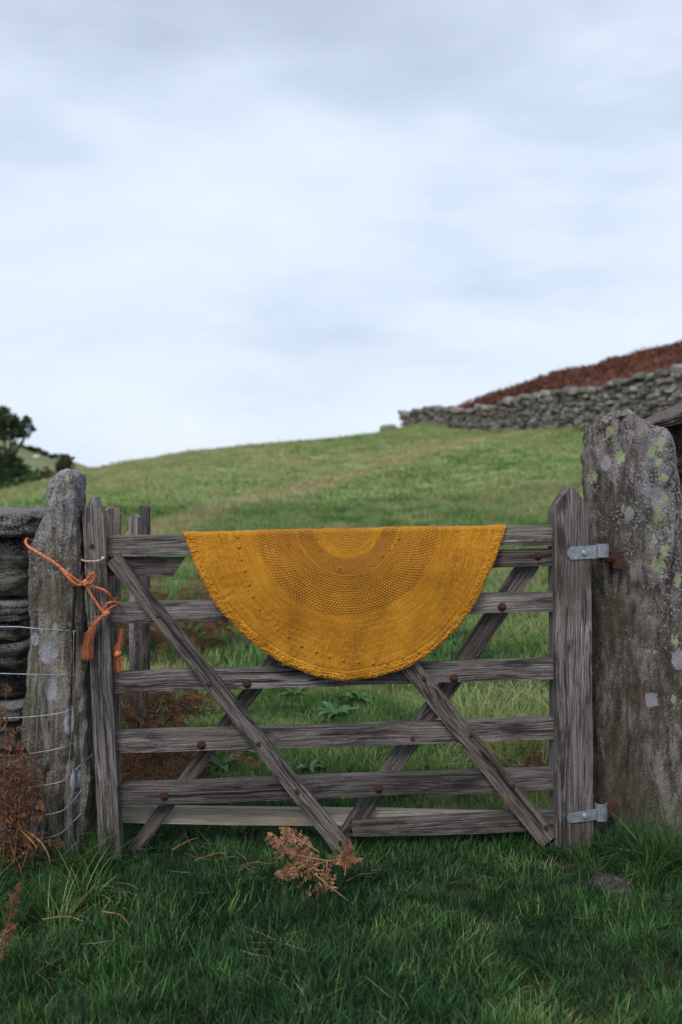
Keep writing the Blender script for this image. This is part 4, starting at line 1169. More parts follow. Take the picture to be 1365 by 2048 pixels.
# ------------------------------------------------------------------ twine, wire fence, posts behind
def twist(pts, r, turns, n=10, phase=0, off=None):
    """one of two strands twisted round a path"""
    path = catmull(pts, n); off = off or r * 0.8
    out = []
    for k, p in enumerate(path):
        d = (path[min(k + 1, len(path) - 1)] - path[max(k - 1, 0)]).normalized()
        a = d.cross(Vector((0.2, 0.9, 0.3))).normalized(); b = d.cross(a)
        t = phase + 2 * math.pi * turns * k / len(path)
        out.append(p + a * off * math.cos(t) + b * off * math.sin(t))
    return out
def strands(name, paths, mat, parent, r=0.0016, turns=9, fuzz=0, frayed=0, sd=1, ns=2):
    rr_ = random.Random(sd); V, F = [], []
    c0 = Vector(paths[0][0])
    for pts in paths:
        pts = [Vector(p) - c0 for p in pts]
        for s in range(ns): tube_data(twist(pts, r, turns, 12, 2 * math.pi * s / ns), r * 1.15, None, 5, V, F)
        path = catmull(pts, 12)
        fuzz = int(fuzz * 1.8)
        for k in range(fuzz):
            p = rr_.choice(path); d = Vector((rr_.uniform(-1, 1), rr_.uniform(-0.6, 0.3), rr_.uniform(-1, 1))) * rr_.uniform(0.008, 0.028)
            tube_data([p, p + d * 0.5 + Vector((0, -0.003, 0)), p + d], 0.0005, 0.0003, 3, V, F)
        for k in range(frayed):
            w = Vector((rr_.uniform(-1, 1), rr_.uniform(-0.5, 0.5), rr_.uniform(-0.3, 0.3))) * 0.020
            n_ = len(pts)
            q = [p + w * (i / max(1, n_ - 1)) * rr_.uniform(0.5, 1.5) + Vector((rr_.uniform(-1, 1), rr_.uniform(-.4, .4), rr_.uniform(-1, 1))) * 0.0035 for i, p in enumerate(pts)]
            tube_data(catmull(q, 6), 0.0008, 0.0004, 3, V, F)
    return obj(name, mesh_np(name, V, F), mat, parent, Matrix.Translation(c0))
def knot(name, c, r, mat, parent, sd):
    rr_ = random.Random(sd); V, F = [], []
    for k in range(5):
        ax = Vector((rr_.uniform(-1, 1), rr_.uniform(-1, 1), rr_.uniform(-1, 1))).normalized()
        a = ax.orthogonal().normalized(); b = ax.cross(a)
        ph = rr_.uniform(0, 6)
        loop = [a * r * math.cos(t + ph) + b * r * 0.8 * math.sin(t + ph) for t in [i * 0.45 for i in range(13)]]
        tube_data(loop, r * 0.36, None, 6, V, F)
    return obj(name, mesh_np(name, V, F), mat, parent, Matrix.Translation(c))
YS, YG = 3.285, 3.318                       # just in front of the narrow post / of the latch stile
k1 = P(172, 1166, 3.30); k2 = P(213, 1227, 3.312)
twine = empty('baling_twine', k1, 'frayed orange baling twine tying the gate to the narrow stone post', 'twine')
strands('strand', [[P(70, 1086, 3.49), P(55, 1078, 3.42), P(55, 1090, 3.335), P(75, 1104, 3.292), P(105, 1122, 3.278), P(135, 1146, 3.276), P(158, 1163, 3.29), k1]], M['twine'], twine, 0.0026, 12, 26, 3, 1)
strands('strand', [[P(118, 1132, 3.276), P(140, 1158, 3.272), P(155, 1170, 3.285), k1]], M['twine'], twine, 0.0024, 5, 16, 5, 2)
knot('knot', k1, 0.0105, M['twine'], twine, 3)
strands('strand', [[k1, P(178, 1152, 3.29), P(186, 1146, 3.29), P(188, 1158, 3.292), P(180, 1168, 3.30)]], M['twine'], twine, 0.0026, 4, 14, 5, 4)
strands('strand', [[k1, P(190, 1174, 3.305), P(208, 1180, 3.31), P(219, 1190, 3.325), P(223, 1199, 3.36)]], M['twine'], twine, 0.0024, 5, 8, 3, 5)
strands('strand', [[k1, P(178, 1182, 3.302), P(192, 1204, 3.308), P(204, 1221, 3.31), k2]], M['twine'], twine, 0.0026, 6, 8, 2, 6)
knot('knot', k2, 0.0095, M['twine'], twine, 7)
strands('strand', [[k2, P(220, 1217, 3.312), P(232, 1210, 3.33), P(240, 1208, 3.36)], [P(205, 1224, 3.31), P(214, 1208, 3.308), P(226, 1204, 3.32), P(238, 1207, 3.345)]], M['twine'], twine, 0.0019, 5, 12, 4, 8)
strands('frayed_end', [[k2, P(200, 1236, 3.308), P(188, 1250, 3.306), P(180, 1270, 3.306), P(175, 1292, 3.31), P(173, 1318, 3.31)]], M['twine'], twine, 0.0022, 7, 60, 60, 9)
strands('frayed_end', [[P(242, 1240, 3.40), P(243, 1260, 3.385), P(239, 1285, 3.38), P(230, 1304, 3.37), P(236, 1318, 3.365), P(237, 1345, 3.365)]], M['twine'], twine, 0.0024, 8, 60, 50, 10)
knot('knot', P(235, 1308, 3.366), 0.011, M['twine'], twine, 11)
pink = empty('pink_twine', P(186, 1120, 3.32), 'faded pink twine looped round the latch stile', 'twine')
strands('strand', [[P(214, 1112, 3.40), P(210, 1114, 3.34), P(205, 1119, 3.318), P(190, 1122, 3.318), P(172, 1122, 3.318), P(164, 1119, 3.33), P(163, 1117, 3.37)]], M['pink_twine'], pink, 0.0017, 6, 4, 0, 12)
knot('knot', P(206, 1117, 3.316), 0.006, M['pink_twine'], pink, 13)

fence = empty('wire_fence', P(70, 1740, 3.22), 'sagging galvanised wire netting fence across the narrow stone post', 'fence')
def wire(name, pts, r=0.0015, parent=fence, mat='zinc'):
    c = pts[0]; V, F = tube_data([p - c for p in catmull(pts, 10)], r, None, 6)
    return obj(name, mesh_np(name, V, F), M[mat], parent, Matrix.Translation(c))
YW = 3.275
def wy(px): return YW if px < 120 else YW + (px - 120) / 70 * 0.10
horiz = [[(-220, 1250), (-90, 1256), (0, 1254), (40, 1254), (80, 1258), (145, 1262), (170, 1263)],
         [(-220, 1349), (-90, 1344), (0, 1347), (80, 1349), (145, 1350), (160, 1345), (174, 1336)],
         [(-220, 1442), (-90, 1440), (0, 1437), (80, 1432), (125, 1425), (150, 1416), (174, 1396)],
         [(-220, 1520), (-90, 1516), (0, 1513), (75, 1505), (125, 1495), (145, 1487), (184, 1454)],
         [(-220, 1594), (-90, 1588), (0, 1582), (70, 1573), (120, 1564), (142, 1548), (187, 1507)],
         [(-220, 1652), (-90, 1650), (0, 1640), (65, 1633), (115, 1625), (138, 1610), (188, 1552)],
         [(-220, 1710), (-90, 1702), (0, 1697), (65, 1682), (115, 1670), (140, 1650), (168, 1622)],
         [(-220, 1752), (-90, 1748), (0, 1740), (60, 1730), (115, 1718), (156, 1683)]]
for row in horiz: wire('line_wire', [P(px, py, wy(px)) for px, py in row], 0.0023 if row is horiz[0] else 0.0019)
for col in ([(84, 1258), (81, 1349), (76, 1432), (71, 1505), (67, 1573), (65, 1633), (65, 1682), (66, 1729)],
            [(148, 1262), (147, 1350), (146, 1417), (142, 1489), (136, 1555), (137, 1610), (138, 1651), (138, 1700)],
            [(-10, 1254), (-12, 1347), (-8, 1437), (-10, 1513), (-14, 1582), (-12, 1640), (-10, 1697), (-8, 1741)],
            [(-104, 1254), (-106, 1345), (-102, 1440), (-104, 1516), (-108, 1589), (-106, 1650), (-104, 1703), (-102, 1748)]):
    wire('stay_wire', [P(px, py, wy(px) - 0.003) for px, py in col], 0.0016)
net = empty('wire_netting', P(248, 1400, 3.6), 'crumpled scrap of thin wire netting behind the latch stile', 'netting')
rn = random.Random(4)
for k in range(11):
    x0, y0 = 226 + rn.uniform(0, 45), 1222 + rn.uniform(0, 40)
    pts = [P(x0 + i * rn.uniform(-8, 7), y0 + i * rn.uniform(9, 17), 3.56 + rn.uniform(-0.05, 0.05)) for i in range(6)]
    wire('strand', pts, 0.0008, net)
wire('strand', [P(228, 1420, 3.5), P(250, 1385, 3.52), P(262, 1340, 3.56), P(285, 1300, 3.6), P(280, 1250, 3.6)], 0.0010, net)

def round_post(name, px, ptop, Y, rpx_, label, seed, color, lean=0.0, split=False, group=None):
    top = P(px, ptop, Y); r = rpx_ / FPX * Y
    gz0 = float(ground_z(np.array([top.x]), np.array([Y]))[0])
    n, m_ = 40, 22
    Hh = top.z - gz0 + 0.05
    V = []
    for i_ in range(n + 1):
        z_ = -0.05 + Hh * i_ / n
        for k in range(m_):
            t = 2 * math.pi * k / m_
            rr_ = r * (1.0 + 0.06 * vnoise(np.array([math.cos(t) * 2, math.sin(t) * 2, z_ * 1.5 + seed]), seed) + 0.05 * vnoise(np.array([math.cos(t) * 9, math.sin(t) * 9, z_ * 2 + seed]), seed + 1))
            if split and abs(t - 4.9) < 0.14: rr_ *= 0.8
            V.append((z_ + (0.008 * math.sin(t * 2 + seed) if i_ == n else 0), rr_ * math.cos(t) , rr_ * math.sin(t)))
    V = np.array(V)
    F = []
    for i_ in range(n):
        for k in range(m_): F.append((i_ * m_ + k, i_ * m_ + (k + 1) % m_, (i_ + 1) * m_ + (k + 1) % m_, (i_ + 1) * m_ + k))
    F.append(tuple(n * m_ + k for k in range(m_)))
    me = mesh_np(name, V, F, True, 45)
    Mx = Matrix.Translation((top.x, Y, gz0)) @ Matrix.Rotation(lean, 4, 'Y') @ Matrix.Rotation(R(-90), 4, 'Y')
    o = obj(name, me, M['wood'], None, Mx, color)
    return tag(o, label, 'fence post', group)
round_post('fence_post', 226, 1018, 3.62, 17, 'pale split fence post directly behind the latch stile', 51, (1.9, 1.7, 1.6), 0.0, True)
round_post('fence_post', 270, 1032, 4.5, 10.5, 'short pale round fence post in the field beside the darker one', 52, (1.6, 1.55, 1.6))
round_post('fence_post', 291, 1013, 4.75, 10.0, 'taller dark round fence post in the field beside the paler one', 53, (0.62, 0.6, 0.62))
lt = empty('loose_twine', P(226, 1016, 3.6), 'pale loose twine looping over the split fence post', 'twine')
strands('strand', [[P(210, 1012, 3.58), P(225, 1015, 3.55), P(240, 1024, 3.55), P(252, 1040, 3.55), P(256, 1056, 3.55), P(248, 1066, 3.56), P(238, 1072, 3.57)]], M['straw'], lt, 0.0011, 5, 2, 0, 14)

# ------------------------------------------------------------------ bracken
def frond_data(base, dirv, up, L, seed, droop=0.5, curl=0.6, width=0.42, gap=0.14):
    r = random.Random(seed)
    d = Vector(dirv).normalized(); u = Vector(up).normalized()
    pts = []; p = Vector(base)
    side0 = d.cross(u).normalized()
    n = 16; wob = r.uniform(-0.3, 0.3)
    for i_ in range(n + 1):
        pts.append(p.copy()); t = i_ / n
        dd = (d + Vector((0, 0, -droop * t * t)) + side0 * wob * math.sin(t * 4 + seed)).normalized()
        p = p + dd * (L / n)
    SV, SF_ = tube_data(pts, 0.0026 * (0.6 + L), 0.0006, 5)
    LV, LF, B = [], [], []
    for i_ in range(4, n + 1):
        t = i_ / n
        q = pts[i_]; dd = (pts[min(i_ + 1, n)] - pts[i_ - 1]).normalized()
        for sgn in (-1, 1):
            if r.random() < gap: continue
            s = dd.cross(u).normalized() * sgn
            plen = L * width * (1.15 - t) * min(1, (t - 0.15) * 5) * r.uniform(0.6, 1.1)
            if plen < 0.01: continue
            bend = Vector((r.uniform(-.4, .4), r.uniform(-.4, .4), r.uniform(-1, .2))) * curl
            m_ = max(4, int(plen / 0.013))
            pd = (s + dd * 0.45).normalized(); pq = q.copy(); pb = r.random()
            tube_data([q, q + pd * plen * 0.5 + bend * plen * 0.15, q + pd * plen + bend * plen * 0.5], 0.0008, 0.0004, 3, LV, LF); B += [0.75] * (len(LV) - len(B))
            for k in range(m_):
                tt = k / m_
                c = q + pd * plen * tt + bend * plen * 0.5 * tt * tt
                ll = 0.022 * (1.1 - tt) * r.uniform(0.5, 1.2) * (0.5 + L)
                for s2 in (-1, 1):
                    e_ = (pd.cross(u) * s2 + pd * 0.5 + Vector((r.uniform(-.5, .5), r.uniform(-.5, .5), r.uniform(-.8, .5))) * curl).normalized()
                    wv_ = pd * 0.0050 * (0.6 + L) + Vector((r.uniform(-1, 1), r.uniform(-1, 1), r.uniform(-1, 1))) * 0.001
                    b_ = len(LV); mid_ = c + e_ * ll * 0.5 + Vector((0, 0, r.uniform(-0.3, 0.3))) * ll * 0.5
                    LV += [c - wv_ * 0.5, mid_ - wv_ * 0.8, c + e_ * ll, mid_ + wv_ * 0.8, c + wv_ * 0.5]
                    LF.append((b_, b_ + 1, b_ + 2, b_ + 3, b_ + 4)); bb = min(1, max(0, 0.5 * pb + 0.5 * r.random())); B += [bb] * 5
    return SV, SF_, LV, LF, B
def m_frond(name, stops):
    t = NT(name); return t.finish(t.ramp(t.attr('bv'), *stops), 0.75, None, 0.2, translucent=0.2)
M['frond'] = m_frond('bracken_leaflets', ((0.0, (0.045, 0.020, 0.012)), (0.4, (0.115, 0.053, 0.029)), (0.75, (0.21, 0.105, 0.055)), (1.0, (0.36, 0.20, 0.11))))
def frond(base, dirv, up, L, seed, label, group=None, **k):
    root = empty('bracken_frond', base, label, 'bracken', group)
    SV, SF_, LV, LF, B = frond_data((0, 0, 0), dirv, up, L, seed, **k)
    T = Matrix.Translation(Vector(base))
    obj('stem', mesh_np('stem', SV, SF_), M['dark_stem'] if seed % 3 else M['bracken_stem'], root, T)
    me = mesh_np('leaflets', LV, LF, False); fattr(me, 'bv', [v * (0.55 + 0.3 * (seed % 3 == 0)) for v in B])
    tag(obj('leaflets', me, M['frond'], root, T), kind='stuff')
    return root
# the frond lying in front of the gate: stalk towards the camera, leaf against the brace foot
def joined_frond(origin, specs, label):
    root = empty('bracken_frond', origin, label, 'bracken')
    SV, SF_, LV, LF, B = [], [], [], [], []
    for base, tip, up, ln, sd_, kw in specs:
        s1, s2, s3, s4, s5 = frond_data(base - origin, tip - base, up, ln, sd_, **kw)
        o1, o2 = len(SV), len(LV)
        SV += s1; SF_ += [tuple(i_ + o1 for i_ in f) for f in s2]; LV += s3; LF += [tuple(i_ + o2 for i_ in f) for f in s4]; B += [min(1, v * 1.1 + 0.05) for v in s5]
    T = Matrix.Translation(origin)
    obj('stem', mesh_np('stem', SV, SF_), M['bracken_stem'], root, T)
    me = mesh_np('leaflets', LV, LF, False); fattr(me, 'bv', B); me['kind'] = 'stuff'
    tag(obj('leaflets', me, M['frond'], root, T), kind='stuff')
f0 = P(708, 1808, 3.03); f0.z = 0.012
f1 = P(655, 1722, 3.13); f2 = P(690, 1752, 3.10)
kw = dict(droop=0.25, curl=0.75, width=0.40)
stem_dir = P(648, 1712, 3.14)
joined_frond(f0, [(f0, P(565, 1688, 3.19), (0.0, -0.8, 0.6), 0.36, 5, dict(droop=0.16, curl=0.7, width=0.36)),
    (f1, P(578, 1745, 3.13), (0.0, -0.9, 0.4), 0.17, 6, kw), (f1, P(585, 1700, 3.15), (0.2, -0.8, 0.6), 0.16, 7, kw),
    (f1, P(640, 1800, 3.10), (0.3, -0.8, 0.4), 0.15, 8, dict(droop=0.7, curl=0.9, width=0.40)), (P(640, 1705, 3.14), P(590, 1672, 3.16), (0.1, -0.8, 0.6), 0.15, 9, kw),
    (f2, P(698, 1690, 3.13), (0.6, -0.7, 0.3), 0.11, 10, dict(droop=0.2, curl=0.8, width=0.45)), (f1, P(700, 1715, 3.12), (0.1, -0.8, 0.5), 0.11, 11, kw), (P(622, 1770, 3.10), P(612, 1812, 3.06), (0.2, -0.8, 0.4), 0.10, 12, kw)],
    'dead rust brown bracken frond lying on the turf before the gate')
rb = random.Random(8)
lefts = [((12, 1745), (8, 1420)), ((28, 1750), (40, 1450)), ((-8, 1740), (-40, 1400)), ((40, 1752), (70, 1520)), ((5, 1740), (25, 1530)), ((50, 1760), (10, 1590)), ((-20, 1750), (30, 1600)), ((20, 1770), (75, 1650)), ((60, 1765), (5, 1660)), ((-25, 1770), (50, 1680)), ((-60, 1750), (-80, 1480)), ((-90, 1750), (-50, 1540)), ((30, 1745), (-20, 1610)), ((10, 1880), (36, 1770)), ((-20, 1950), (30, 1850)), ((15, 1730), (-15, 1460))]
for k, (a, b) in enumerate(lefts):
    Yb = 3.215 + rb.uniform(-0.05, 0.02)
    A_, B_ = P(*a, Yb), P(*b, Yb + rb.uniform(-0.04, 0.03))
    if a[1] > 1800: A_ = P(a[0], a[1], CAMH * FPX / (a[1] - HORIZON)); B_ = P(b[0], b[1], A_.y + 0.05)
    A_.z = max(A_.z, 0.0) if a[1] <= 1800 else 0.0
    frond(A_, (B_ - A_), (0.15, -0.9, 0.3), (B_ - A_).length * 1.12, 40 + k, 'dead brown bracken frond tangled in the wire fence', 'dead bracken along the wire fence', droop=rb.uniform(0.6, 2.2), curl=0.9, width=rb.uniform(0.26, 0.42), gap=0.42)
# long bleached bracken stalks arching by the fence
for k, pts in enumerate(([(-60, 1618, 3.20), (0, 1637, 3.19), (40, 1655, 3.19), (78, 1680, 3.19), (98, 1712, 3.19), (100, 1742, 3.20)], [(-10, 1640, 3.2), (30, 1652, 3.18), (60, 1678, 3.18), (75, 1696, 3.18)])):
    q = [P(*p_) for p_ in pts]; V, F = tube_data([p_ - q[-1] for p_ in catmull(q, 8)], 0.0038, 0.0022, 7)
    tag(obj('bracken_stalk', mesh_np('bracken_stalk', V, F), M['bracken_stem'], None, Matrix.Translation(q[-1])), ('long bleached bracken stalk arching in front of the wire fence', 'short bleached bracken stalk beside the long arching one')[k], 'stalk')
gs = [((85, 1866), (168, 1862)), ((190, 1795), (140, 1845)), ((205, 1850), (262, 1873)), ((345, 1723), (400, 1690)), ((390, 1745), (460, 1722)), ((255, 1710), (305, 1712))]
for k, (a, b) in enumerate(gs):
    Ya, Yb2 = CAMH * FPX / (a[1] - HORIZON), CAMH * FPX / (b[1] - HORIZON)
    q0, q1 = P(*a, Ya), P(*b, Yb2); q0.z = 0.04; q1.z = 0.028
    q = [q0, (q0 + q1) / 2 + Vector((0.008, 0.015, 0.004)), q1]
    V, F = tube_data([p_ - q0 for p_ in catmull(q, 6)], 0.0021, 0.0010, 6)
    tag(obj('dry_stalk', mesh_np('dry_stalk', V, F), M['bracken_stem'], None, Matrix.Translation(q0)), 'loose dry brown stalk lying across the turf by the latch end', 'stalk', 'loose stalks on the turf')

# heaps of dead bracken behind the gate
def heap(px, py, Y, sx, h, nfr, seed, label):
    c = P(px, py, Y); c.z = float(ground_z(np.array([c.x]), np.array([Y]))[0])
    root = empty('bracken_heap', c, label, 'bracken')
    SV, SF_, LV, LF, B = [], [], [], [], []
    r = random.Random(seed)
    for k in range(nfr):
        a = r.uniform(0, 6.28); rad = sx * math.sqrt(r.random())
        b_ = Vector((rad * math.cos(a), 0.6 * rad * math.sin(a), r.uniform(0, h * 0.55) * (1 - rad / sx * 0.6)))
        d = Vector((math.cos(a + r.uniform(-1, 1)), math.sin(a + r.uniform(-1, 1)) * 0.6, r.uniform(-0.1, 0.9)))
        s1, s2, s3, s4, s5 = frond_data(b_, d, (r.uniform(-.3, .3), -0.5, 0.8), r.uniform(0.18, 0.40), seed * 50 + k, r.uniform(0.6, 1.4), 0.9, 0.42)
        o1, o2 = len(SV), len(LV)
        SV += s1; SF_ += [tuple(i_ + o1 for i_ in f) for f in s2]; LV += s3; LF += [tuple(i_ + o2 for i_ in f) for f in s4]; B += [v * 0.7 for v in s5]
    T = Matrix.Translation(c)
    obj('stems', mesh_np('stems', SV, SF_), M['dark_stem'], root, T)
    me = mesh_np('leaflets', LV, LF, False); fattr(me, 'bv', B); tag(obj('leaflets', me, M['frond'], root, T), kind='stuff')
heap(358, 1330, 6.6, 0.22, 1.10, 85, 1, 'rust brown bracken clump between the shawl and the latch end')
heap(292, 1400, 4.3, 0.15, 1.05, 46, 2, 'dark brown bracken clump against the round fence posts')
heap(285, 1560, 3.95, 0.13, 0.20, 26, 3, 'low brown bracken heap just behind the latch stile')
heap(265, 1420, 4.35, 0.13, 0.10, 12, 4, 'flattened brown bracken litter behind the middle rails')
heap(1075, 1540, 4.15, 0.13, 0.10, 10, 5, 'dark dead litter under the rank grass near the hinge stile')

# ------------------------------------------------------------------ broad leaved weeds behind the gate
def m_weed():
    t = NT('dock_leaf'); v = t.tc.outputs['Object']; n = t.noise(v, 30, 4, 0.6)
    return t.finish(t.ramp(n, (0.35, (0.035, 0.105, 0.028)), (0.65, (0.085, 0.19, 0.05))), 0.45, t.bump(n, 0.4, 0.004), 0.4, translucent=0.25)
M['dock'] = m_weed()
def dock(px, Y, n, L, seed, label):
    c = P(px, 1400, Y); c.z = float(ground_z(np.array([c.x]), np.array([Y]))[0])
    root = empty('dock_plant', c, label, 'weed', 'broad leaved weeds in the pasture')
    r = random.Random(seed)
    for k in range(n):
        a = 2 * math.pi * k / n + r.uniform(-.4, .4); l = L * r.uniform(0.6, 1.1); w = l * r.uniform(0.24, 0.34); el = r.uniform(0.35, 1.1)
        V, F = [], []
        m_ = 9
        for i_ in range(m_):
            t = i_ / (m_ - 1); ww = w * 0.5 * (math.sin(math.pi * min(1, t * 1.0) ** 0.8) + 0.04); ang = el - t * 1.1
            xx_ = l * (t - 0.12 * t * t); zz_ = l * (math.sin(el) * t - 0.55 * t * t)
            for s, dzz in ((-1, 0.10), (0, 0), (1, 0.10)): V.append((xx_, s * ww + 0.1 * ww * math.sin(i_ * 2 + k), zz_ + dzz * ww * 2 + 0.012 + 0.02 * ww * math.sin(i_ * 3)))
        for i_ in range(m_ - 1):
            for s in range(2): F.append((i_ * 3 + s, i_ * 3 + s + 1, i_ * 3 + s + 4, i_ * 3 + s + 3))
        obj('leaf', mesh_np('leaf', V, F), M['dock'], root, Matrix.Translation(c) @ Matrix.Rotation(a, 4, 'Z'))
for k, (px, Y, n, L) in enumerate(((672, 5.1, 8, 0.17), (715, 5.4, 7, 0.15), (588, 5.5, 7, 0.14), (935, 5.3, 6, 0.14), (440, 4.35, 7, 0.12), (620, 4.3, 6, 0.10), (478, 4.5, 6, 0.12), (400, 5.2, 6, 0.12), (826, 5.0, 6, 0.12))):
    dock(px, Y, n, L, 60 + k, 'broad leaved green weed in the pasture behind the lower rails')

# ------------------------------------------------------------------ trees, bushes and sheep in the distance
def crown_mesh(lobes, nleaf, size, seed):
    r = np.random.default_rng(seed); L = []
    wts = np.array([l[3] * l[4] * l[5] for l in lobes]) ** 0.75; wts /= wts.sum()
    for (cx, cy, cz, rx, ry, rz), w in zip(lobes, wts):
        n = int(nleaf * w); nc = max(6, n // 28)
        d = r.normal(size=(nc, 3)); d /= np.linalg.norm(d, axis=1, keepdims=True)
        cl = d * (r.uniform(0.35, 1.05, (nc, 1)) ** 0.6) * np.array([rx, ry, rz])
        cl[:, 2] = np.where(cl[:, 2] < -0.6 * rz, cl[:, 2] * 0.6, cl[:, 2])
        k = r.integers(0, nc, n)
        L.append(cl[k] + r.normal(size=(n, 3)) * np.array([rx, ry, rz]) * 0.11 + np.array([cx, cy, cz]))
    c = np.concatenate(L); n = len(c)
    a = r.normal(size=(n, 3)); a /= np.linalg.norm(a, axis=1, keepdims=True)
    b = np.cross(a, r.normal(size=(n, 3))); b /= np.linalg.norm(b, axis=1, keepdims=True)
    s = size * r.uniform(0.6, 1.4, (n, 1))
    q = np.stack([c - a * s, c - b * s * 0.55, c + a * s, c + b * s * 0.55], 1)
    me = quads_np('crown', q, 4)
    fattr(me, 'bv', np.repeat(np.clip(r.normal(0.5, 0.22, n), 0, 1), 4))
    return me
M['ash'] = m_crown('tree_leaves', ((0.0, (0.022, 0.040, 0.020)), (0.5, (0.048, 0.078, 0.036)), (1.0, (0.10, 0.125, 0.055))))
M['dark_bush'] = m_crown('dark_bush_leaves', ((0.0, (0.018, 0.036, 0.018)), (0.5, (0.035, 0.062, 0.028)), (1.0, (0.075, 0.11, 0.045))))
M['green_bush'] = m_crown('green_bush_leaves', ((0.0, (0.035, 0.075, 0.030)), (0.5, (0.060, 0.125, 0.045)), (1.0, (0.10, 0.17, 0.065))))
M['thorn'] = m_crown('hawthorn_leaves', ((0.0, (0.045, 0.045, 0.026)), (0.5, (0.085, 0.085, 0.046)), (1.0, (0.13, 0.13, 0.07))))
M['brown_bush'] = m_crown('brown_bush_leaves', ((0.0, (0.075, 0.052, 0.034)), (0.5, (0.125, 0.090, 0.058)), (1.0, (0.18, 0.135, 0.085))))
def plant(name, label, cat, px, pybase, Y, lobes_px, nleaf, size, mat, seed, limbs=True, group=None, ground=True):
    sc = Y / FPX
    base = P(px, pybase, Y)
    if ground: base.z = float(ground_z(np.array([base.x]), np.array([Y]))[0]) - 0.05
    root = empty(name, base, label, cat, group)
    lobes = []
    for lx, ly, rx, rz in lobes_px:
        c = P(lx, ly, Y) - base
        lobes.append((c.x, random.uniform(-0.2, 0.2) * rx * sc, c.z, rx * sc, rx * sc * 0.9, rz * sc))
    T = Matrix.Translation(base)
    obj('crown', crown_mesh(lobes, nleaf, size, seed), M[mat], root, T)
    V, F = [], []
    h0 = min(l[2] for l in lobes)
    tb = Vector((0, 0, 0)); fork = Vector((0.05, 0, max(0.25, h0 * 0.55)))
    tr = 0.05 * max(l[2] for l in lobes) * 0.55
    tube_data(catmull([tb, fork * 0.5 + Vector((0.06 * h0, 0, 0)), fork], 5), tr, tr * 0.75, 9, V, F)
    for l in lobes:
        e_ = Vector((l[0], l[1], l[2]))
        tube_data(catmull([fork * 0.92, fork.lerp(e_, 0.5) + Vector((0, 0, 0.08 * e_.length)), e_], 5), tr * 0.5, tr * 0.1, 6, V, F)
        for q in range(3):
            e2 = e_ + Vector((random.uniform(-1, 1) * l[3], random.uniform(-1, 1) * l[4], random.uniform(-0.3, 1) * l[5])) * 0.8
            tube_data([e_ * 0.8 + fork * 0.2, (e_ + e2) / 2, e2], tr * 0.22, tr * 0.05, 5, V, F)
    obj('trunk', mesh_np('trunk', V, F), M['bark'], root, T)
    return root
plant('ash_tree', 'tall leafy tree with an open airy crown above the hedge', 'tree', 12, 1000, 62, [(8, 838, 24, 26), (30, 845, 16, 16), (52, 848, 15, 14), (66, 858, 9, 9), (34, 866, 20, 13), (-25, 850, 30, 36), (10, 872, 18, 12), (-50, 880, 30, 30), (52, 872, 12, 6)], 15000, 0.085, 'ash', 1)
plant('bush', 'large dark green bush massed beneath the tall tree', 'bush', 20, 1000, 60, [(0, 920, 30, 26), (30, 935, 26, 24), (5, 955, 40, 24), (48, 952, 18, 20), (-40, 930, 40, 40)], 9000, 0.09, 'dark_bush', 2)
plant('bush', 'mid green rounded bush at the foot of the dark bush', 'bush', 66, 1000, 58, [(62, 962, 18, 14), (78, 952, 12, 13), (45, 972, 20, 10), (15, 978, 26, 12)], 4200, 0.08, 'green_bush', 3)
plant('hawthorn', 'wind shaped olive hawthorn standing alone on the hedge line', 'tree', 131, 985, 66, [(128, 925, 15, 16), (138, 918, 10, 9), (120, 938, 10, 10), (142, 932, 7, 8), (134, 944, 13, 9)], 4200, 0.07, 'thorn', 4)
plant('bush', 'brownish leafless looking bush between the green bush and the hawthorn', 'bush', 100, 985, 62, [(100, 950, 16, 12), (92, 942, 9, 8), (112, 955, 10, 8)], 2200, 0.07, 'brown_bush', 5)
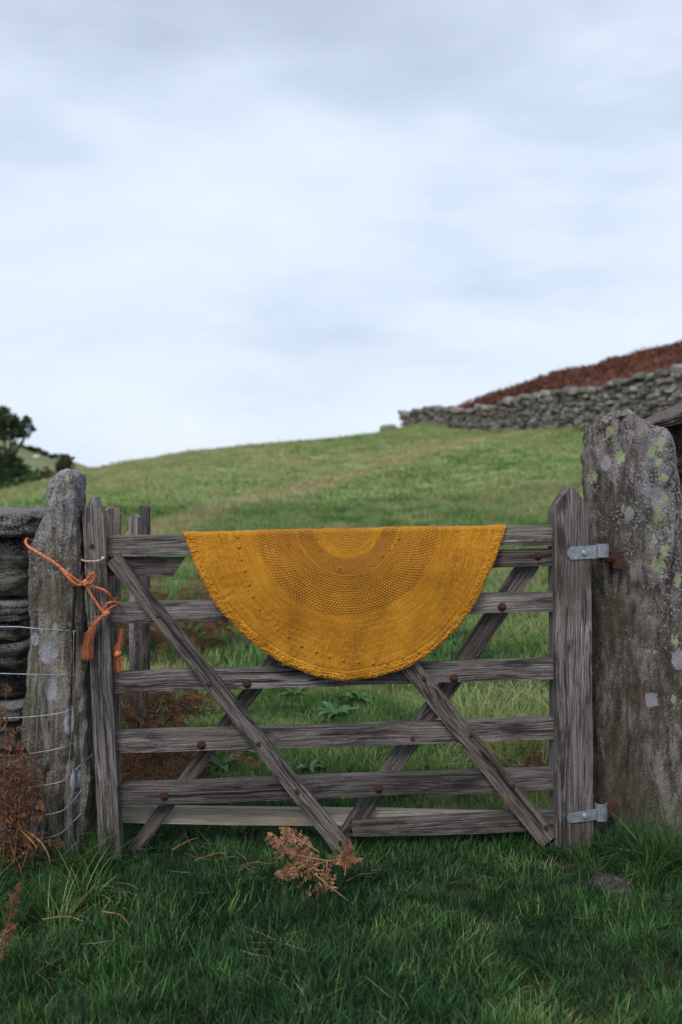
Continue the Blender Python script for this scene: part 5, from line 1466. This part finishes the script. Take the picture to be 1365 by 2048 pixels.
for k, (px, py, w, h) in enumerate(((30, 893, 18, 9), (52, 896, 15, 7), (70, 900, 13, 6), (88, 907, 9, 5), (108, 912, 9, 4))):
    plant('skyline_shrub', 'low dark shrub on the crest of the far hillside', 'shrub', px, py + h, 248, [(px, py, w, h), (px + w * 0.4, py + 1, w * 0.6, h * 0.7), (px - w * 0.4, py + 2, w * 0.6, h * 0.6)], 900, 0.28, 'dark_bush', 20 + k, group='shrubs on the far hill crest', ground=False)

def sheep(px, py, Y, s, label):
    c = P(px, py, Y)
    root = empty('sheep', c, label, 'sheep')
    bm = bmesh.new(); bmesh.ops.create_icosphere(bm, subdivisions=3, radius=1.0)
    V = np.array([v.co[:] for v in bm.verts]); F = [[v.index for v in f.verts] for f in bm.faces]; bm.free()
    body = V * np.array([0.55, 0.28, 0.30]); body += V * (0.03 * fbm(V * 5, 3, 2))[:, None]; body[:, 2] += 0.62
    neck = np.clip((V[:, 0] - 0.6) / 0.4, 0, 1); body[:, 0] += neck * 0.22; body[:, 2] += neck * 0.14; body[:, 1] *= 1 - 0.5 * neck
    T = Matrix.Translation(c) @ Matrix.Scale(s, 4)
    obj('body', mesh_np('body', body, F), M['wool'], root, T)
    head = V * np.array([0.16, 0.09, 0.10]) + np.array([0.92, 0, 0.80]); head[:, 2] -= (head[:, 0] - 0.92) * 0.4
    obj('head', mesh_np('head', head, F), M['wool'], root, T)
    for x in (-0.36, 0.34):
        for y in (-0.14, 0.14):
            Vv, Ff = tube_data([Vector((x, y, 0.5)), Vector((x + 0.02, y, 0.25)), Vector((x, y, -0.02))], 0.055, 0.035, 6)
            obj('leg', mesh_np('leg', Vv, Ff), M['wool'], root, T)
# sit the sheep on the far hill surface
dg = bpy.context.evaluated_depsgraph_get()
def on_hill(px, py):
    o = Vector((0, 0, CAMH)); d = (P(px, py, 100) - o).normalized()
    hit, loc, n_, i_ = far_hill.ray_cast(o, d)
    return loc if hit else None
loc = on_hill(72, 918)
if loc is not None: sheep(72, 918, loc.y, 1.0, 'white sheep grazing on the far pale hillside')
loc = on_hill(60, 914)
